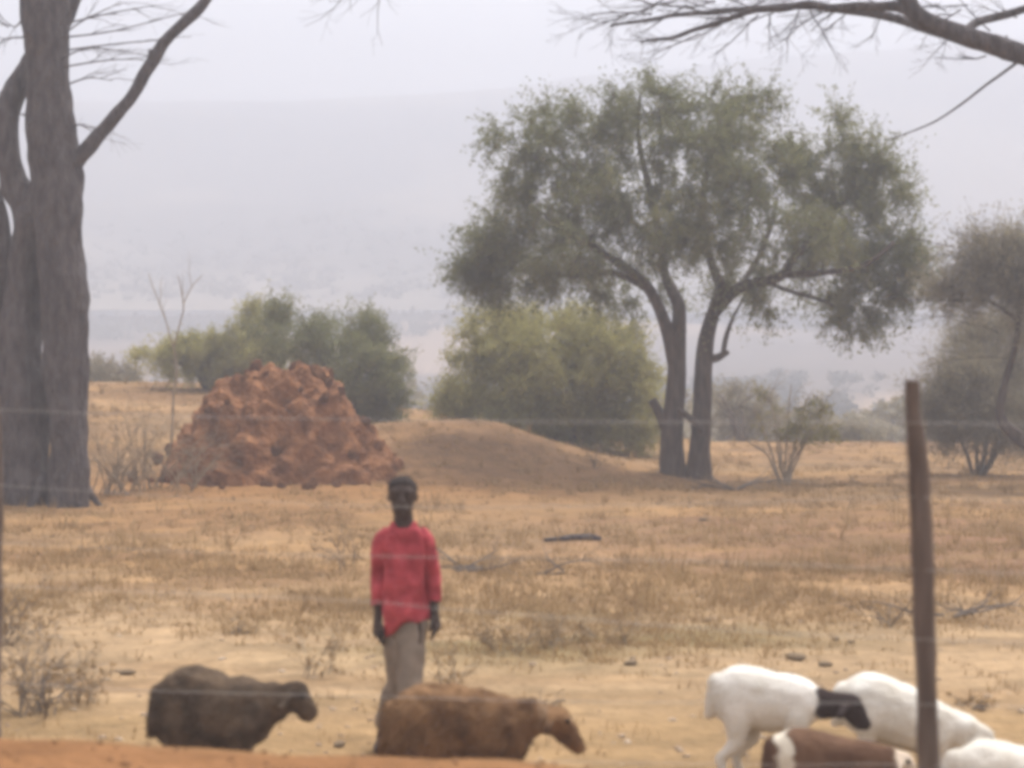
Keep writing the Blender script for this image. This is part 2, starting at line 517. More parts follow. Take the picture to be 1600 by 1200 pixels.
# ---- big green acacia in the middle distance
D = 32.0
g = Geo(); nd = []
limb(g, [(1052, 775, 30), (1052, 748, 22), (1050, 700, 18), (1052, 650, 17), (1056, 600, 15), (1058, 560, 14), (1060, 510, 11)], D, None, 14, rough=.14)
limb(g, [(1057, 575, 13), (1040, 510, 10, -.1), (1022, 470, 9, -.3), (1000, 440, 8, -.5), (955, 410, 6, -.8), (905, 380, 5, -1.0), (850, 345, 3, -1.1)], D, nd, 9, rough=.1)
limb(g, [(1060, 520, 13), (1061, 480, 11), (1050, 450, 9, .2), (1040, 420, 8, .4), (1036, 370, 7, .5), (1020, 300, 6, .4), (1000, 220, 4, .2), (1000, 150, 2.5)], D, nd, 9, rough=.1)
limb(g, [(1012, 455, 6, -.4), (960, 428, 5, -.2), (890, 430, 4, .3), (815, 420, 3, .6), (775, 400, 2, .8)], D, nd, 7)
limb(g, [(1036, 380, 5, .5), (970, 320, 4, 1.0), (900, 260, 3, 1.4), (860, 220, 2, 1.5)], D, nd, 7)
limb(g, [(1093, 775, 32), (1092, 748, 23), (1093, 700, 17), (1097, 640, 14.5), (1098, 590, 13.5), (1100, 555, 13.5), (1106, 520, 12), (1118, 480, 10), (1130, 440, 9)], D, None, 14, rough=.14)
limb(g, [(1116, 490, 10), (1150, 452, 9, -.2), (1190, 441, 8, -.4), (1215, 432, 8, -.5), (1230, 410, 7, -.5), (1252, 388, 6, -.4), (1290, 350, 5, -.2), (1330, 300, 3), (1350, 250, 2)], D, nd, 9, rough=.1)
limb(g, [(1128, 450, 9), (1112, 400, 7, .3), (1102, 330, 6, .5), (1112, 250, 5, .4), (1130, 180, 3, .2)], D, nd, 8)
limb(g, [(1150, 452, 6, -.2), (1185, 410, 5, .4), (1215, 350, 4, .9), (1230, 300, 2.5, 1.2)], D, nd, 7)
limb(g, [(1215, 432, 6, -.5), (1270, 430, 5, -1.0), (1330, 420, 4, -1.2), (1375, 385, 3, -1.2)], D, nd, 7)
limb(g, [(1190, 441, 4, -.4), (1230, 455, 3, -.2), (1290, 470, 3, .2), (1330, 490, 2, .4)], D, nd, 6)
limb(g, [(1098, 560, 9), (1118, 560, 7), (1132, 553, 5), (1139, 550, 3)], D, None, 7)
limb(g, [(1129, 556, 4), (1135, 525, 4), (1146, 495, 2.5), (1160, 470, 2)], D, nd, 6)
limb(g, [(1048, 690, 9), (1036, 656, 9), (1019, 624, 7)], D, None, 8, rough=.2)
limb(g, [(1096, 672, 6, -.5), (1078, 655, 6, -.5), (1056, 638, 4, -.5)], D, None, 7)
lob = [(1010, 165, 70, 52), (905, 215, 85, 55), (1120, 195, 75, 55), (825, 245, 60, 52), (1000, 265, 105, 62), (1135, 275, 85, 62),
       (1310, 240, 72, 55), (1372, 285, 45, 60), (880, 315, 100, 55), (780, 380, 58, 38), (850, 395, 95, 45), (975, 365, 90, 48),
       (1105, 350, 80, 50), (1228, 320, 75, 55), (1340, 345, 78, 55), (1385, 405, 45, 40), (1300, 420, 85, 42), (1330, 485, 42, 32, 0, .6),
       (1165, 455, 50, 34, 0, .7), (785, 430, 50, 32), (905, 440, 80, 28, 0, .55), (1235, 245, 36, 40, 0, .4), (1000, 455, 60, 30, .8, .35), (1180, 150, 26, 22, 0, .25), (1410, 440, 28, 22, 0, .5),
       (1000, 330, 90, 55, -1.7, .5), (1150, 330, 85, 55, -1.7, .5), (905, 395, 90, 48, -1.6, .6), (1250, 390, 70, 38, -1.5, .5), (1060, 250, 80, 55, -1.6, .4), (1060, 400, 60, 26, -1.4, .4), (850, 300, 70, 50, -1.4, .4), (740, 410, 26, 26, 0, .5), (1420, 400, 24, 30, 0, .5)]
lf = crown(g, lob, D, nd, subs=21, twigs=15, nleaf=23, tl=(.25, .7), ls=(.04, .08), droop=.6, jit=.04)
plant('acacia_tree', 'tall green spreading tree with two dark trunks behind the goats', 'tree', ground_at(1072, D), M_bark, M_leaf_tree, g, lf)

# ---- big bare-limbed trunk at the picture's left side
D = 26.0
g = Geo(); nd = []
limb(g, [(107, 822, 35), (107, 800, 32), (108, 770, 31), (108, 700, 29), (104, 600, 33), (101, 500, 37), (93, 400, 37), (88, 280, 37), (76, 180, 34), (72, 90, 33), (70, 0, 35), (74, -120, 30), (60, -300, 22), (80, -450, 12)], D, nd, 40, 14, rough=.26)
limb(g, [(30, 820, 48, .25), (30, 785, 44, .25), (28, 700, 42, .25), (26, 600, 39, .25), (24, 510, 33, .25), (30, 420, 28, .25), (42, 345, 27, .2), (16, 275, 22, .2), (2, 205, 20, .2), (13, 145, 20, .25), (42, 95, 18, .35), (85, 25, 14, .5), (112, -50, 11, .6), (160, -160, 7, .7)], D, nd, 36, 12, rough=.26)
limb(g, [(45, 365, 27, .2), (62, 310, 24, .1), (78, 270, 20)], D, None, 18, 6, rough=.16)
limb(g, [(-30, 560, 20, .4), (-12, 420, 19, .3), (-8, 370, 17, .3), (-22, 300, 15, .3), (-60, 200, 11, .3)], D, None, 14, 6, rough=.16)
limb(g, [(96, 285, 16), (122, 248, 12), (165, 200, 11), (205, 150, 10), (238, 97, 10), (262, 60, 9), (300, 24, 9), (330, -12, 8), (380, -80, 9), (470, -150, 7), (560, -110, 4), (600, -60, 2.5)], D, nd, 14, 8, rough=.16, wob=.02)
for a in [(238, 84, 232, 80), (262, 62, 268, 66)]:
    limb(g, [(240, 92, 8), (a[0] - 2, a[1] - 2, 6), (a[2], a[3], 3)], D, None, 6, 3)
tws = [((100, 62), (180, 48), (300, 24)), ((100, 78), (190, 70), (262, 66)), ((104, 108), (170, 95), (222, 92)), ((104, 132), (140, 122), (175, 126)), ((104, 30), (150, -10), (240, -30)),
       ((104, 40), (170, 20), (250, 14)), ((100, 95), (150, 80), (232, 88)), ((105, 55), (135, 30), (190, 8)), ((112, 200), (130, 198), (142, 204)), ((12, 185), (30, 178), (45, 185)), ((10, 40), (-10, 20), (0, -20)), ((40, 30), (20, 40), (2, 28)), ((40, 60), (15, 66), (0, 80))]
for t in tws:
    a, b, c = [P(q[0], q[1], D) + Vector((0, random.uniform(-.3, .1), 0)) for q in t]
    path, rr = spline([(a, .014), (b, .010), (c, .005)], 5)
    g.tube(path, rr, 5)
    for k in (3, 5, 7, 9):
        v = (path[min(k + 1, len(path) - 1)] - path[k - 1]).normalized() + Vector((0, random.uniform(-.4, .4), random.uniform(-.35, .45)))
        bare(g, path[k], v, random.uniform(.35, .75), .006, 1, .7, .5, 4, 4)
for q, l in ((562, 1.25), (582, .95), (600, 1.3), (545, .7), (500, .6)):
    p0 = P(q, -60, D)
    bare(g, p0, Vector((random.uniform(-.3, .25), 0, -1)), l, .009, 2, 1.3, .6, 3, 4)
for (px_, dx_, dy_) in ((70, -.3, -.55), (112, .35, -.45), (125, .55, .1), (20, -.45, -.3), (95, .05, -.6)):
    b0 = ground_at(px_, D); b1 = b0 + Vector((dx_ * .6, dy_ * .6, 0)); b1.z = zt(b1.x, b1.y) - .04
    g.tube([b0 + Vector((0, 0, .45)), b0.lerp(b1, .35) + Vector((0, 0, .2)), b0.lerp(b1, .7) + Vector((0, 0, .06)), b1], [.07, .06, .035, .012], 10, .25, 3)
plant('old_tree', 'thick grey forked tree trunk rising past the top beside termite mound', 'tree', ground_at(75, D), M_bark_big, None, g, None)

# ---- bare tree whose branches reach in from the upper right
D = 20.0
g = Geo(); nd = []
limb(g, [(2060, 880, 60), (2055, 800, 46), (2045, 600, 42), (2010, 420, 38), (1930, 250, 30), (1780, 150, 21), (1600, 86, 17), (1520, 60, 16), (1447, 32, 14), (1420, 5, 13), (1398, -40, 11), (1370, -150, 8)], D, nd, 14, 8, rough=.15)
limb(g, [(1432, 22, 11), (1385, 8, 8), (1300, 13, 7), (1250, 8, 6), (1180, 18, 5), (1110, 40, 4), (1055, 58, 3), (1000, 66, 1.6)], D, nd, 8, 6, wob=.03)
limb(g, [(1930, 240, 22, .5), (1760, 110, 15, .8), (1600, 48, 11, 1), (1520, 32, 9, 1), (1450, 8, 8, 1), (1300, -16, 6, 1), (1120, -8, 4, 1), (960, 14, 2, 1)], D, nd, 9, 6, wob=.03)
limb(g, [(1500, 62, 8), (1540, 25, 7, .4), (1600, 5, 7, .6), (1680, -20, 5, .6)], D, nd, 7, 5)
limb(g, [(1595, 92, 2.6), (1560, 120, 2.1, .2), (1520, 152, 1.8, .3), (1470, 184, 1.4, .4), (1412, 208, .8, .5)], D, None, 6, 5, wob=.015)
for (a, b, l) in [((1100, 42), (-1, -.15), .7), ((1060, 57), (-1, -.35), .6), ((1150, 28), (-1, -.5), .7), ((1190, 16), (-.7, -.6), .6), ((1250, 9), (-.5, -1), .62), ((1210, 12), (0, -1), .36), ((1290, 13), (-1, -.45), .6),
                  ((1010, 10), (-1, -.2), .7), ((1060, -3), (-1, -.1), .9), ((1120, -5), (-1, -.35), .8), ((1200, -5), (-1, -.25), .8), ((1330, 11), (-.6, -.7), .45), ((1380, 8), (-.3, -1), .4), ((1270, 10), (.3, -1), .6),
                  ((1500, 55), (-1, -.5), .5), ((1560, 75), (-1, -.3), .45), ((1480, 18), (-1, .2), .5), ((1560, 40), (-.6, .6), .6), ((1600, 20), (-.6, .3), .6), ((1350, -12), (-1, -.2), .8), ((1440, 12), (.2, -1), .35), ((1580, 50), (.3, -.7), .3), ((980, 8), (-1, -.5), .4), ((1160, -6), (-1, .05), .9)]:
    bare(g, P(a[0], a[1], D) + Vector((0, random.uniform(-.1, .6), 0)), Vector((b[0], random.uniform(-.3, .3), b[1])), l * 1.15, .0095, 2, .6, .65, 5, 4)
for k in range(26):
    q = random.uniform(980, 1590); top = np.interp(q, [980, 1180, 1400, 1600], [8, 4, 0, 20])
    bare(g, P(q, top + random.uniform(-14, 8), D) + Vector((0, random.uniform(-.2, 1.0), 0)), Vector((random.uniform(-1, -.2), random.uniform(-.3, .3), random.uniform(-.45, .25))), random.uniform(.4, .8), .009, 2, .6, .65, 4, 4)
plant('bare_tree', 'leafless tree reaching in with twiggy branches above the fence post', 'tree', ground_at(2060, D), M_bark_big, None, g, None)

# ---- round green bush under the tree
D = 36.5
g = Geo(); nd = []
for q in [(830, 560), (900, 570), (780, 600), (950, 600), (860, 620), (740, 640)]:
    limb(g, [(870 + (q[0] - 870) * .15, 715, 6), ((870 + q[0]) / 2, (700 + q[1]) / 2, 5), (q[0], q[1], 3)], D, nd, 6, 4, dd=random.uniform(-.5, .5), wob=.03)
lf = crown(g, [(775, 528, 52, 44), (860, 520, 75, 44), (945, 545, 65, 50), (870, 560, 90, 50, -1.2), (1000, 640, 26, 50, 0, .6), (760, 590, 58, 52), (850, 605, 85, 62), (960, 640, 55, 52), (722, 632, 34, 26), (895, 665, 75, 42), (990, 600, 30, 40, 0, .6), (820, 655, 60, 30)],
           D, nd, subs=34, twigs=15, nleaf=22, tl=(.25, .55), ls=(.045, .085), droop=.4, sub_r=.01)
plant('leafy_bush', 'large round yellowish green bush behind the low earth hump', 'bush', ground_at(870, D), M_bark, M_leaf_bush, g, lf)

# ---- bushes behind the termite mound
D = 36.0
g = Geo(); nd = []
for q in [(500, 560), (540, 580), (460, 550), (590, 600), (570, 540)]:
    limb(g, [(540 + (q[0] - 540) * .2, 660, 6), ((540 + q[0]) / 2 + 6, (650 + q[1]) / 2, 4), (q[0], q[1], 3)], D, nd, 6, 4, dd=random.uniform(-.4, .4), wob=.03)
lf = crown(g, [(470, 535, 50, 34), (525, 545, 62, 45), (572, 520, 28, 26, 0, .5), (575, 575, 45, 42), (530, 605, 60, 45), (605, 560, 24, 26, 0, .5), (598, 620, 24, 36), (590, 650, 30, 30), (436, 495, 13, 14, 0, .5)],
           D, nd, subs=26, twigs=13, nleaf=18, tl=(.25, .5), ls=(.045, .085), droop=.25, sub_r=.01)
plant('ragged_bush', 'ragged grey green bush rising straight behind the termite mound', 'bush', ground_at(545, D), M_bark, M_leaf_tree, g, lf)
D = 41.0
g = Geo(); nd = []
for q in [(290, 560), (350, 545), (400, 535), (240, 562)]:
    limb(g, [(350 + (q[0] - 350) * .15, 640, 6), ((350 + q[0]) / 2, (590 + q[1]) / 2, 4), (q[0], q[1], 2)], D, nd, 6, 4, dd=random.uniform(-.4, .4), wob=.03)
lf = crown(g, [(262, 552, 46, 12), (310, 548, 52, 20), (360, 545, 52, 28), (410, 530, 42, 32), (391, 494, 8, 16, 0, .4), (350, 565, 70, 22, 0, 1), (415, 560, 46, 30), (300, 575, 50, 18, 0, .8), (380, 590, 60, 20, 0, .8)], D, nd, subs=26, twigs=13, nleaf=18, tl=(.2, .42), ls=(.045, .085), droop=.1, sub_r=.01)
plant('flat_topped_shrub', 'low flat topped green shrub left behind the termite mound', 'shrub', ground_at(350, D), M_bark, M_leaf_bush, g, lf)

# ---- grey thorny growth on the right
D = 30.0
g = Geo(); nd = []
limb(g, [(1690, 790, 24), (1682, 740, 20), (1650, 706, 17), (1604, 690, 14), (1576, 670, 10), (1562, 645, 8), (1570, 600, 6), (1586, 540, 5), (1592, 475, 5), (1570, 450, 4), (1520, 450, 2)], D, nd, 10, 6, rough=.1)
limb(g, [(1592, 480, 4), (1620, 440, 4), (1660, 420, 3)], D, nd, 6, 4)
limb(g, [(1590, 500, 4), (1545, 470, 3), (1490, 470, 2)], D, nd, 6, 4)
limb(g, [(1660, 710, 12, .3), (1690, 600, 10, .4), (1680, 480, 6, .4)], D, nd, 8, 5)
lf = crown(g, [(1535, 425, 48, 30, 0), (1590, 405, 45, 32, 0), (1500, 452, 34, 18, 0, .7), (1580, 445, 55, 22, 0), (1640, 420, 60, 45), (1700, 440, 60, 50), (1540, 378, 12, 14, 0, .3), (1650, 500, 50, 40)], D, nd, subs=26, twigs=17, nleaf=15, tl=(.3, .75), ls=(.035, .065), droop=.1, sub_r=.008, depth=.8)
for (a, b, l) in [((1500, 405), (-1, .15), .7), ((1490, 385), (-1, .1), .7), ((1480, 470), (-1, -.05), .9), ((1500, 455), (-1, -.25), .7), ((1540, 500), (-1, .1), 1.3), ((1580, 560), (-1, .1), 1.5), ((1560, 520), (-1, .25), 1.2), ((1540, 370), (-1, .2), .6)]:
    bare(g, P(*a, D), Vector((b[0], random.uniform(-.2, .2), b[1])), l, .008, 2, .6, .55, 4, 4)
plant('thorn_tree', 'grey brown thorn tree with curved dark limb at the right edge', 'tree', ground_at(1690, D), M_bark, M_leaf_grey, g, lf)
D = 33.0
g = Geo(); nd = []
for q in [(1560, 590), (1520, 620), (1590, 640), (1490, 660), (1545, 660), (1600, 580)]:
    limb(g, [(1530, 752, 3.5), (1532 + (q[0] - 1530) * .35, 710, 3), (q[0], q[1], 1.6)], D, nd, 6, 4, dd=random.uniform(-.4, .4), wob=.03)
lf = crown(g, [(1560, 560, 62, 36), (1590, 610, 50, 46), (1510, 615, 42, 42), (1548, 655, 58, 36), (1490, 655, 34, 30, 0, .9), (1610, 660, 40, 36), (1575, 520, 50, 24), (1470, 620, 26, 26, 0, .5)], D, nd, subs=32, twigs=18, nleaf=16, tl=(.35, .8), ls=(.035, .065), droop=.2, sub_r=.009)
for k in range(26):
    q = (random.uniform(1480, 1600), random.uniform(540, 680))
    bare(g, P(*q, D), Vector((random.uniform(-1, .2), random.uniform(-.5, .5), random.uniform(-.3, .5))), random.uniform(.4, .9), .007, 1, .6, .6, 4, 4)
plant('dry_bush', 'sparse greyish brown bush standing right of the fence post', 'bush', ground_at(1530, D), M_twig, M_leaf_grey, g, lf)

# ---- small half-dry shrub between tree and post, and scrub behind it
D = 30.5
g = Geo(); nd = []
for q in [(1180, 640), (1205, 615), (1235, 600), (1262, 620), (1290, 640), (1160, 680), (1275, 680), (1215, 660)]:
    limb(g, [(1222 + random.uniform(-8, 8), 768, 2.2), (1222 + (q[0] - 1222) * .35, 715, 1.7), (q[0], q[1], .8)], D, nd, 6, 5, dd=0, wob=.05)
    for k in range(5):
        bare(g, nd[-1 - random.randint(0, 6)][0], Vector((random.uniform(-.8, .8), random.uniform(-.8, .8), 1)), random.uniform(.3, .6), .006, 2, 1, .6, 3, 4)
lf = crown(g, [(1272, 655, 24, 26, 0), (1240, 680, 26, 22, 0, .8), (1290, 690, 22, 22, 0, .5), (1200, 650, 26, 26, 0, .3)], D, nd, subs=12, twigs=7, nleaf=9, tl=(.15, .3), ls=(.04, .08), droop=.1, sub_r=.006)
plant('half_dry_shrub', 'small twiggy shrub with yellow green leaves right of the double trunks', 'shrub', ground_at(1222, D), M_drytwig, M_leaf_yellow, g, lf)
D = 47.0
for (px0, w, top, lab) in [(1160, 62, 610, 'low grey scrub bush just right of the double tree trunk'), (1330, 40, 655, 'faint low scrub bush on the crest left of the post'), (170, 40, 560, 'low brown scrub bush beside the old grey trunk')]:
    g = Geo(); nd = []
    gp = ground_at(px0, D); by = HZ + (EYE - gp.z) / D * F
    for k in range(6):
        limb(g, [(px0, by + 8, 3), (px0 + random.uniform(-.5, .5) * w, (by + top) / 2, 2.5), (px0 + random.uniform(-1, 1) * w, top + random.uniform(5, 30), 1.5)], D, nd, 5, 4, dd=random.uniform(-.4, .4))
    lf = crown(g, [(px0 + a * w, top + b, w * .5, (by - top) * .36) for a, b in ((-.6, 28), (0, 24), (.6, 30), (-.3, 45), (.4, 48))], D, nd, subs=16, twigs=8, nleaf=9, tl=(.2, .45), ls=(.06, .11), droop=.1, sub_r=.008)
    plant('scrub_bush', lab, 'bush', gp, M_twig, M_leaf_grey, g, lf)

# ---- leafless sapling and dead scrub left of the mound
D = 33.0
g = Geo()
gp = ground_at(275, D); top = P(272, 545, D)
limb(g, [(268, HZ + (EYE - gp.z) / D * F + 6, 2.4), (270, 640, 2.0), (275, 580, 1.7), (272, 540, 1.4)], D, None, 6, 5, wob=.03)
limb(g, [(272, 545, 1.3), (262, 510, 1.1), (248, 470, .9), (232, 428, .6)], D, None, 5, 4, wob=.02)
limb(g, [(273, 540, 1.3), (284, 495, 1.1), (286, 470, 1.0), (278, 430, .6)], D, None, 5, 4, wob=.02)
limb(g, [(286, 475, .9), (300, 448, .8), (316, 430, .5)], D, None, 5, 4)
for q in [(250, 475), (286, 470), (262, 512), (300, 450)]:
    bare(g, P(*q, D), Vector((random.uniform(-.6, .6), 0, 1)), .5, .007, 1, 1, .5, 3, 4)
plant('leafless_sapling', 'thin leafless forked sapling against the hazy valley', 'sapling', gp, M_drytwig, None, g, None)
D = 27.5
for (px0, n, hh, lab) in [(170, 16, 1.3, 'pale dead thorn twigs close beside the grey trunk'), (225, 18, 1.35, 'pale dead scrub midway between grey trunk and termite mound'), (290, 10, .8, 'small dead twigs at the foot of the termite mound')]:
    g = Geo(); gp = ground_at(px0, D)
    for k in range(n):
        bare(g, gp + Vector((random.uniform(-.25, .25), random.uniform(-.3, .3), -.05)), Vector((random.uniform(-.6, .6), random.uniform(-.4, .4), 1.2)), hh * random.uniform(.6, 1.05), .011, 2, 1, .75, 5, 4)
    plant('dead_scrub', lab, 'scrub', gp, M_drytwig, None, g, None, wood_name='stems')

# ---- weeds and dry shrubs in the foreground field
def weed(px0, py0, n, hh, lab, name='dry_weed', cat='weed', spread=.5, lev=2, mat=None, leafm=None, r=.005):
    d = F * EYE / (py0 - HZ)
    gp = ground_at(px0, d); g = Geo()
    for k in range(n):
        bare(g, gp + Vector((random.uniform(-.1, .1), random.uniform(-.1, .1), -.03)), Vector((random.uniform(-spread, spread), random.uniform(-spread, spread), 1)), hh * random.uniform(.55, 1.0), r, lev, 1, .6, 4, 4)
    lf = None
    if leafm is not None:
        tips = [g.v[random.randrange(len(g.v))] for _ in range(leafm)]
        C = np.array([tuple(t) for t in tips]) + RNG.normal(size=(leafm, 3)) * .015
        lf = (C, RNG.normal(size=(leafm, 3)), RNG.uniform(.02, .05, leafm), RNG.uniform(0, 1, leafm))
    return plant(name, lab, cat, gp, mat or M_drytwig, M_grass, g, lf, wood_name='stems', leaf_name='leaves')
weed(60, 1112, 16, .55, 'tangled dry shrub low at the left edge behind the red bank', 'dry_shrub', 'shrub', .9, 2, M_twig, 500, .006)
weed(130, 1096, 9, .42, 'thin leaning dry stalks left of the dark brown sheep', spread=1.0, leafm=220, mat=M_drytwig)
weed(0, 1000, 14, .5, 'brown dry brush against the left edge of the field', 'dry_shrub', 'shrub', .7, 2, M_twig, 400)
weed(490, 1055, 6, .40, 'dry forked weed above the dark brown sheep', leafm=140, spread=.35)
weed(540, 892, 5, .55, 'upright brown stalk just left of the red shirt', leafm=60, spread=.12, mat=M_twig)
weed(375, 985, 9, .16, 'small grey weed clump on pale sand', leafm=120, spread=1.0, mat=M_twig)
weed(700, 1068, 5, .30, 'slanting thin stalk right of the walking legs', leafm=60, spread=.6)
weed(790, 1020, 10, .30, 'olive weed patch right of the red shirted person', leafm=300, spread=.7)
weed(870, 1005, 10, .34, 'straw coloured weed tuft in mid field over the brown sheep', leafm=300, spread=.7)
weed(960, 1000, 8, .25, 'low weed tuft at the end of the olive weeds', leafm=200, spread=.7)
weed(850, 1110, 5, .2, 'little dry weed above the brown sheep neck', leafm=80, spread=.6)
weed(935, 752, 6, .45, 'short dark dry bush at the foot of the earth hump', leafm=120, spread=.4, mat=M_twig)
weed(1400, 975, 4, .5, 'bent dry sticks beside the fence post', leafm=10, spread=.9, mat=M_twig, r=.007)
weed(1500, 1105, 8, .13, 'small rusty weed right of the fence post behind white sheep', leafm=140, spread=1.0, mat=M_twig)
# dead branches on the ground right of the person
def fallen(px0, py0, n, L, lab, name='fallen_branch', r=.012, mat=None):
    d = F * EYE / (py0 - HZ); gp = ground_at(px0, d); g = Geo()
    for k in range(n):
        s = random.choice((-1, 1))
        bare(g, gp + Vector((random.uniform(-.15, .15), random.uniform(-.15, .15), .03)), Vector((s, random.uniform(-.6, .6), random.uniform(.02, .35))), L * random.uniform(.5, 1), r, 2, .5, .7, 3, 5)
    plant(name, lab, 'branch', gp, mat or M_twig, None, g, None, wood_name='branches')
fallen(730, 905, 7, .75, 'tangle of fallen grey branches right of the red shirt')
fallen(1500, 968, 5, .7, 'fallen twigs lying right of the fence post')
fallen(1140, 768, 6, 1.1, 'dead branches at the foot of the double tree trunk', r=.02)
fallen(870, 905, 4, .6, 'thin dead branch lying in the middle of the field')
D = F * EYE / (842 - HZ); gp = ground_at(900, D); g = Geo()
a, r = spline([(gp + Vector((-.36, 0, .0)), .014), (gp + Vector((-.1, .03, .02)), .03), (gp + Vector((.14, 0, .03)), .045), (gp + Vector((.28, -.02, .01)), .025)], 4)
g.tube(a, r, 10, .3, 4)
plant('rotten_log', 'dark short log lying on the dry grass in mid field', 'log', gp, M_bark_big, None, g, None, wood_name='wood')

# ---- dry grass (nobody could count it)
def tufts(n, ylo, yhi, hmin, hmax, blades, dens):
    yy = RNG.uniform(0, 1, n * 6); yy = 1 / (1 / ylo + (1 / yhi - 1 / ylo) * yy)      # even density over the picture
    xx = RNG.uniform(-.33, .33, n * 6) * yy + RNG.uniform(-1, 1, n * 6)
    keep = RNG.uniform(0, 1, n * 6) < dens(xx, yy)
    xx, yy = xx[keep][:n], yy[keep][:n]
    zz = terrain(xx, yy)
    m = len(xx)
    X = np.repeat(xx, blades) + RNG.normal(size=m * blades) * .05
    Y = np.repeat(yy, blades) + RNG.normal(size=m * blades) * .05
    Z = np.repeat(zz, blades) - .01
    H = RNG.uniform(hmin, hmax, m * blades) * np.repeat(RNG.uniform(.5, 1.2, m), blades)
    A = RNG.uniform(0, 2 * np.pi, m * blades); Ln = RNG.uniform(.2, 1.0, m * blades)
    B = np.stack([X, Y, Z], 1)
    dirv = np.stack([np.cos(A) * Ln, np.sin(A) * Ln, np.ones_like(A)], 1); dirv /= np.linalg.norm(dirv, axis=1, keepdims=True)
    side = np.stack([-np.sin(A), np.cos(A), 0 * A], 1) * (.0035 + .00022 * Y)[:, None]
    V = np.stack([B - side, B + side, B + dirv * H[:, None] + side * .15, B + dirv * H[:, None] - side * .15], 1).reshape(-1, 3)
    rn = np.clip(np.repeat(RNG.normal(.5, .22, m), blades) + RNG.normal(0, .1, m * blades), 0, 1)
    return V, np.repeat(rn, 4)
def dens(x, y):
    n = fbm(x * .7, y * .9, 4, 91)
    d = .15 + .85 * sstep(.32, .68, n)
    strip = sstep(8, 9.5, y) * (1 - sstep(13.0, 16.0, y))
    d = d * (1 - .97 * strip)
    d = d + .5 * np.exp(-((x + .6) / 2.6) ** 2 - ((y - 31) / 2.2) ** 2)
    rm = np.exp(-((x - MND_X) / 3) ** 2 - ((y - MND_Y) / 3) ** 2)
    wp = np.exp(-((x - .5) / 1.2) ** 2 - ((y - 13.6) / .9) ** 2)
    return np.clip(d * (1 - .8 * rm) * sstep(8.2, 9, y) + wp * .6, .012, 1)
V1, r1 = tufts(14000, 8.3, 48, .02, .085, 9, dens)
V2, r2 = tufts(700, 15, 46, .10, .28, 10, dens)
V = np.vstack([V1, V2]); rr = np.concatenate([r1, r2])
o = link('grass', mesh_np('grass', V, np.arange(len(V)).reshape(-1, 4), rnd=rr), M_grass)
tag(o, 'short dry straw coloured grass over the field', 'grass', kind='stuff')

# ------------------------------------------------------------------ termite mound
def lump_mesh(name, seed, sub=3, amp=.35):
    bm = bmesh.new(); bmesh.ops.create_icosphere(bm, subdivisions=sub, radius=1.0)
    for v in bm.verts:
        p = v.co * 1.4 + Vector((seed * 7.1, seed * 3.3, 0))
        v.co *= 1 + amp * mnoise.noise(p) + amp * .5 * mnoise.noise(p * 2.3)
    me = bpy.data.meshes.new(name); bm.to_mesh(me); bm.free(); smooth(me)
    return me
M_mound = noise_mat('termite_soil', (.165, .068, .029), (.355, .160, .068), 4.2, bump=1.0, bscale=16, dist=.10)
zc = zt(MND_X, MND_Y) - .25
mound = empty('termite_mound', (MND_X, MND_Y, zc))
tag(mound, 'rough red earth termite mound with lumpy sides left of the person', 'termite mound')
NT, NR = 300, 140
tt = np.linspace(0, 2 * np.pi, NT, endpoint=False); V = []
prof_r = [0, .25, .36, .50, .63, .75, .88, 1.0, 1.08]; prof_z = [1.02, .985, .92, .81, .68, .53, .31, .13, -.12]
H = 2 + (HZ - 572) / F * 29.4 - zc
for i in range(NR):
    rr_ = 1.08 * (i / (NR - 1))
    for t in tt:
        V.append((rr_, t))
V = np.array(V); rr_ = V[:, 0]; th = V[:, 1]
hz_ = np.interp(rr_, prof_r, prof_z)
wx = np.where(np.cos(th) > 0, 1.86, 1.78)
X = rr_ * np.cos(th) * wx; Y = rr_ * np.sin(th) * 1.7; Z = hz_ * H
for i in range(len(X)):
    q = Vector((X[i], Y[i], Z[i]))
    nrm = Vector((X[i] * .8, Y[i] * .8, .9)).normalized()
    a = 0.0
    vd = mnoise.voronoi(q * 2.3)[0][0]; a += (.32 - vd) * .12
    vd2 = mnoise.voronoi(q * 5.5 + Vector((5, 0, 0)))[0][0]; a += (.32 - vd2) * .08
    a += mnoise.noise(q * 1.2 + Vector((3, 1, 7))) * .14 + mnoise.noise(Vector((q.x * 2.8, q.y * 2.8, q.z * 1.6 + 4))) * .22 + mnoise.noise(q * 5) * .09 + mnoise.noise(q * 10) * .055 + mnoise.noise(q * 19) * .034 + mnoise.noise(q * 36) * .015
    k = min(1, max(0, (1.1 - rr_[i]) / .12))
    a *= k
    X[i] += nrm.x * a; Y[i] += nrm.y * a; Z[i] += nrm.z * a * (.55 if rr_[i] < .3 else 1)
Vm = np.stack([X, Y, Z], 1)
ii = np.arange(NR * NT).reshape(NR, NT); nx_ = np.roll(ii, -1, 1)
Fq = np.stack([ii[:-1].ravel(), ii[1:].ravel(), nx_[1:].ravel(), nx_[:-1].ravel()], 1)
me = mesh_np('mound_body', Vm, Fq, shade_smooth=True); me.materials.append(M_mound)
o = bpy.data.objects.new('earth_body', me); COL.objects.link(o); o.parent = mound
clods = [lump_mesh('clod', s, 3, .42) for s in range(5)]
for m_ in clods: m_.materials.append(M_mound)
def clod(x, y, z, s):
    o = bpy.data.objects.new('clod', random.choice(clods)); COL.objects.link(o); o.parent = mound
    o.location = (x, y, z); o.scale = (s * random.uniform(.8, 1.25), s, s * random.uniform(.7, 1))
    o.rotation_euler = (random.uniform(0, 6), random.uniform(0, 6), random.uniform(0, 6))
front = np.where((Vm[:, 1] < .3) & (rr_ > .15) & (rr_ < 1.0))[0]
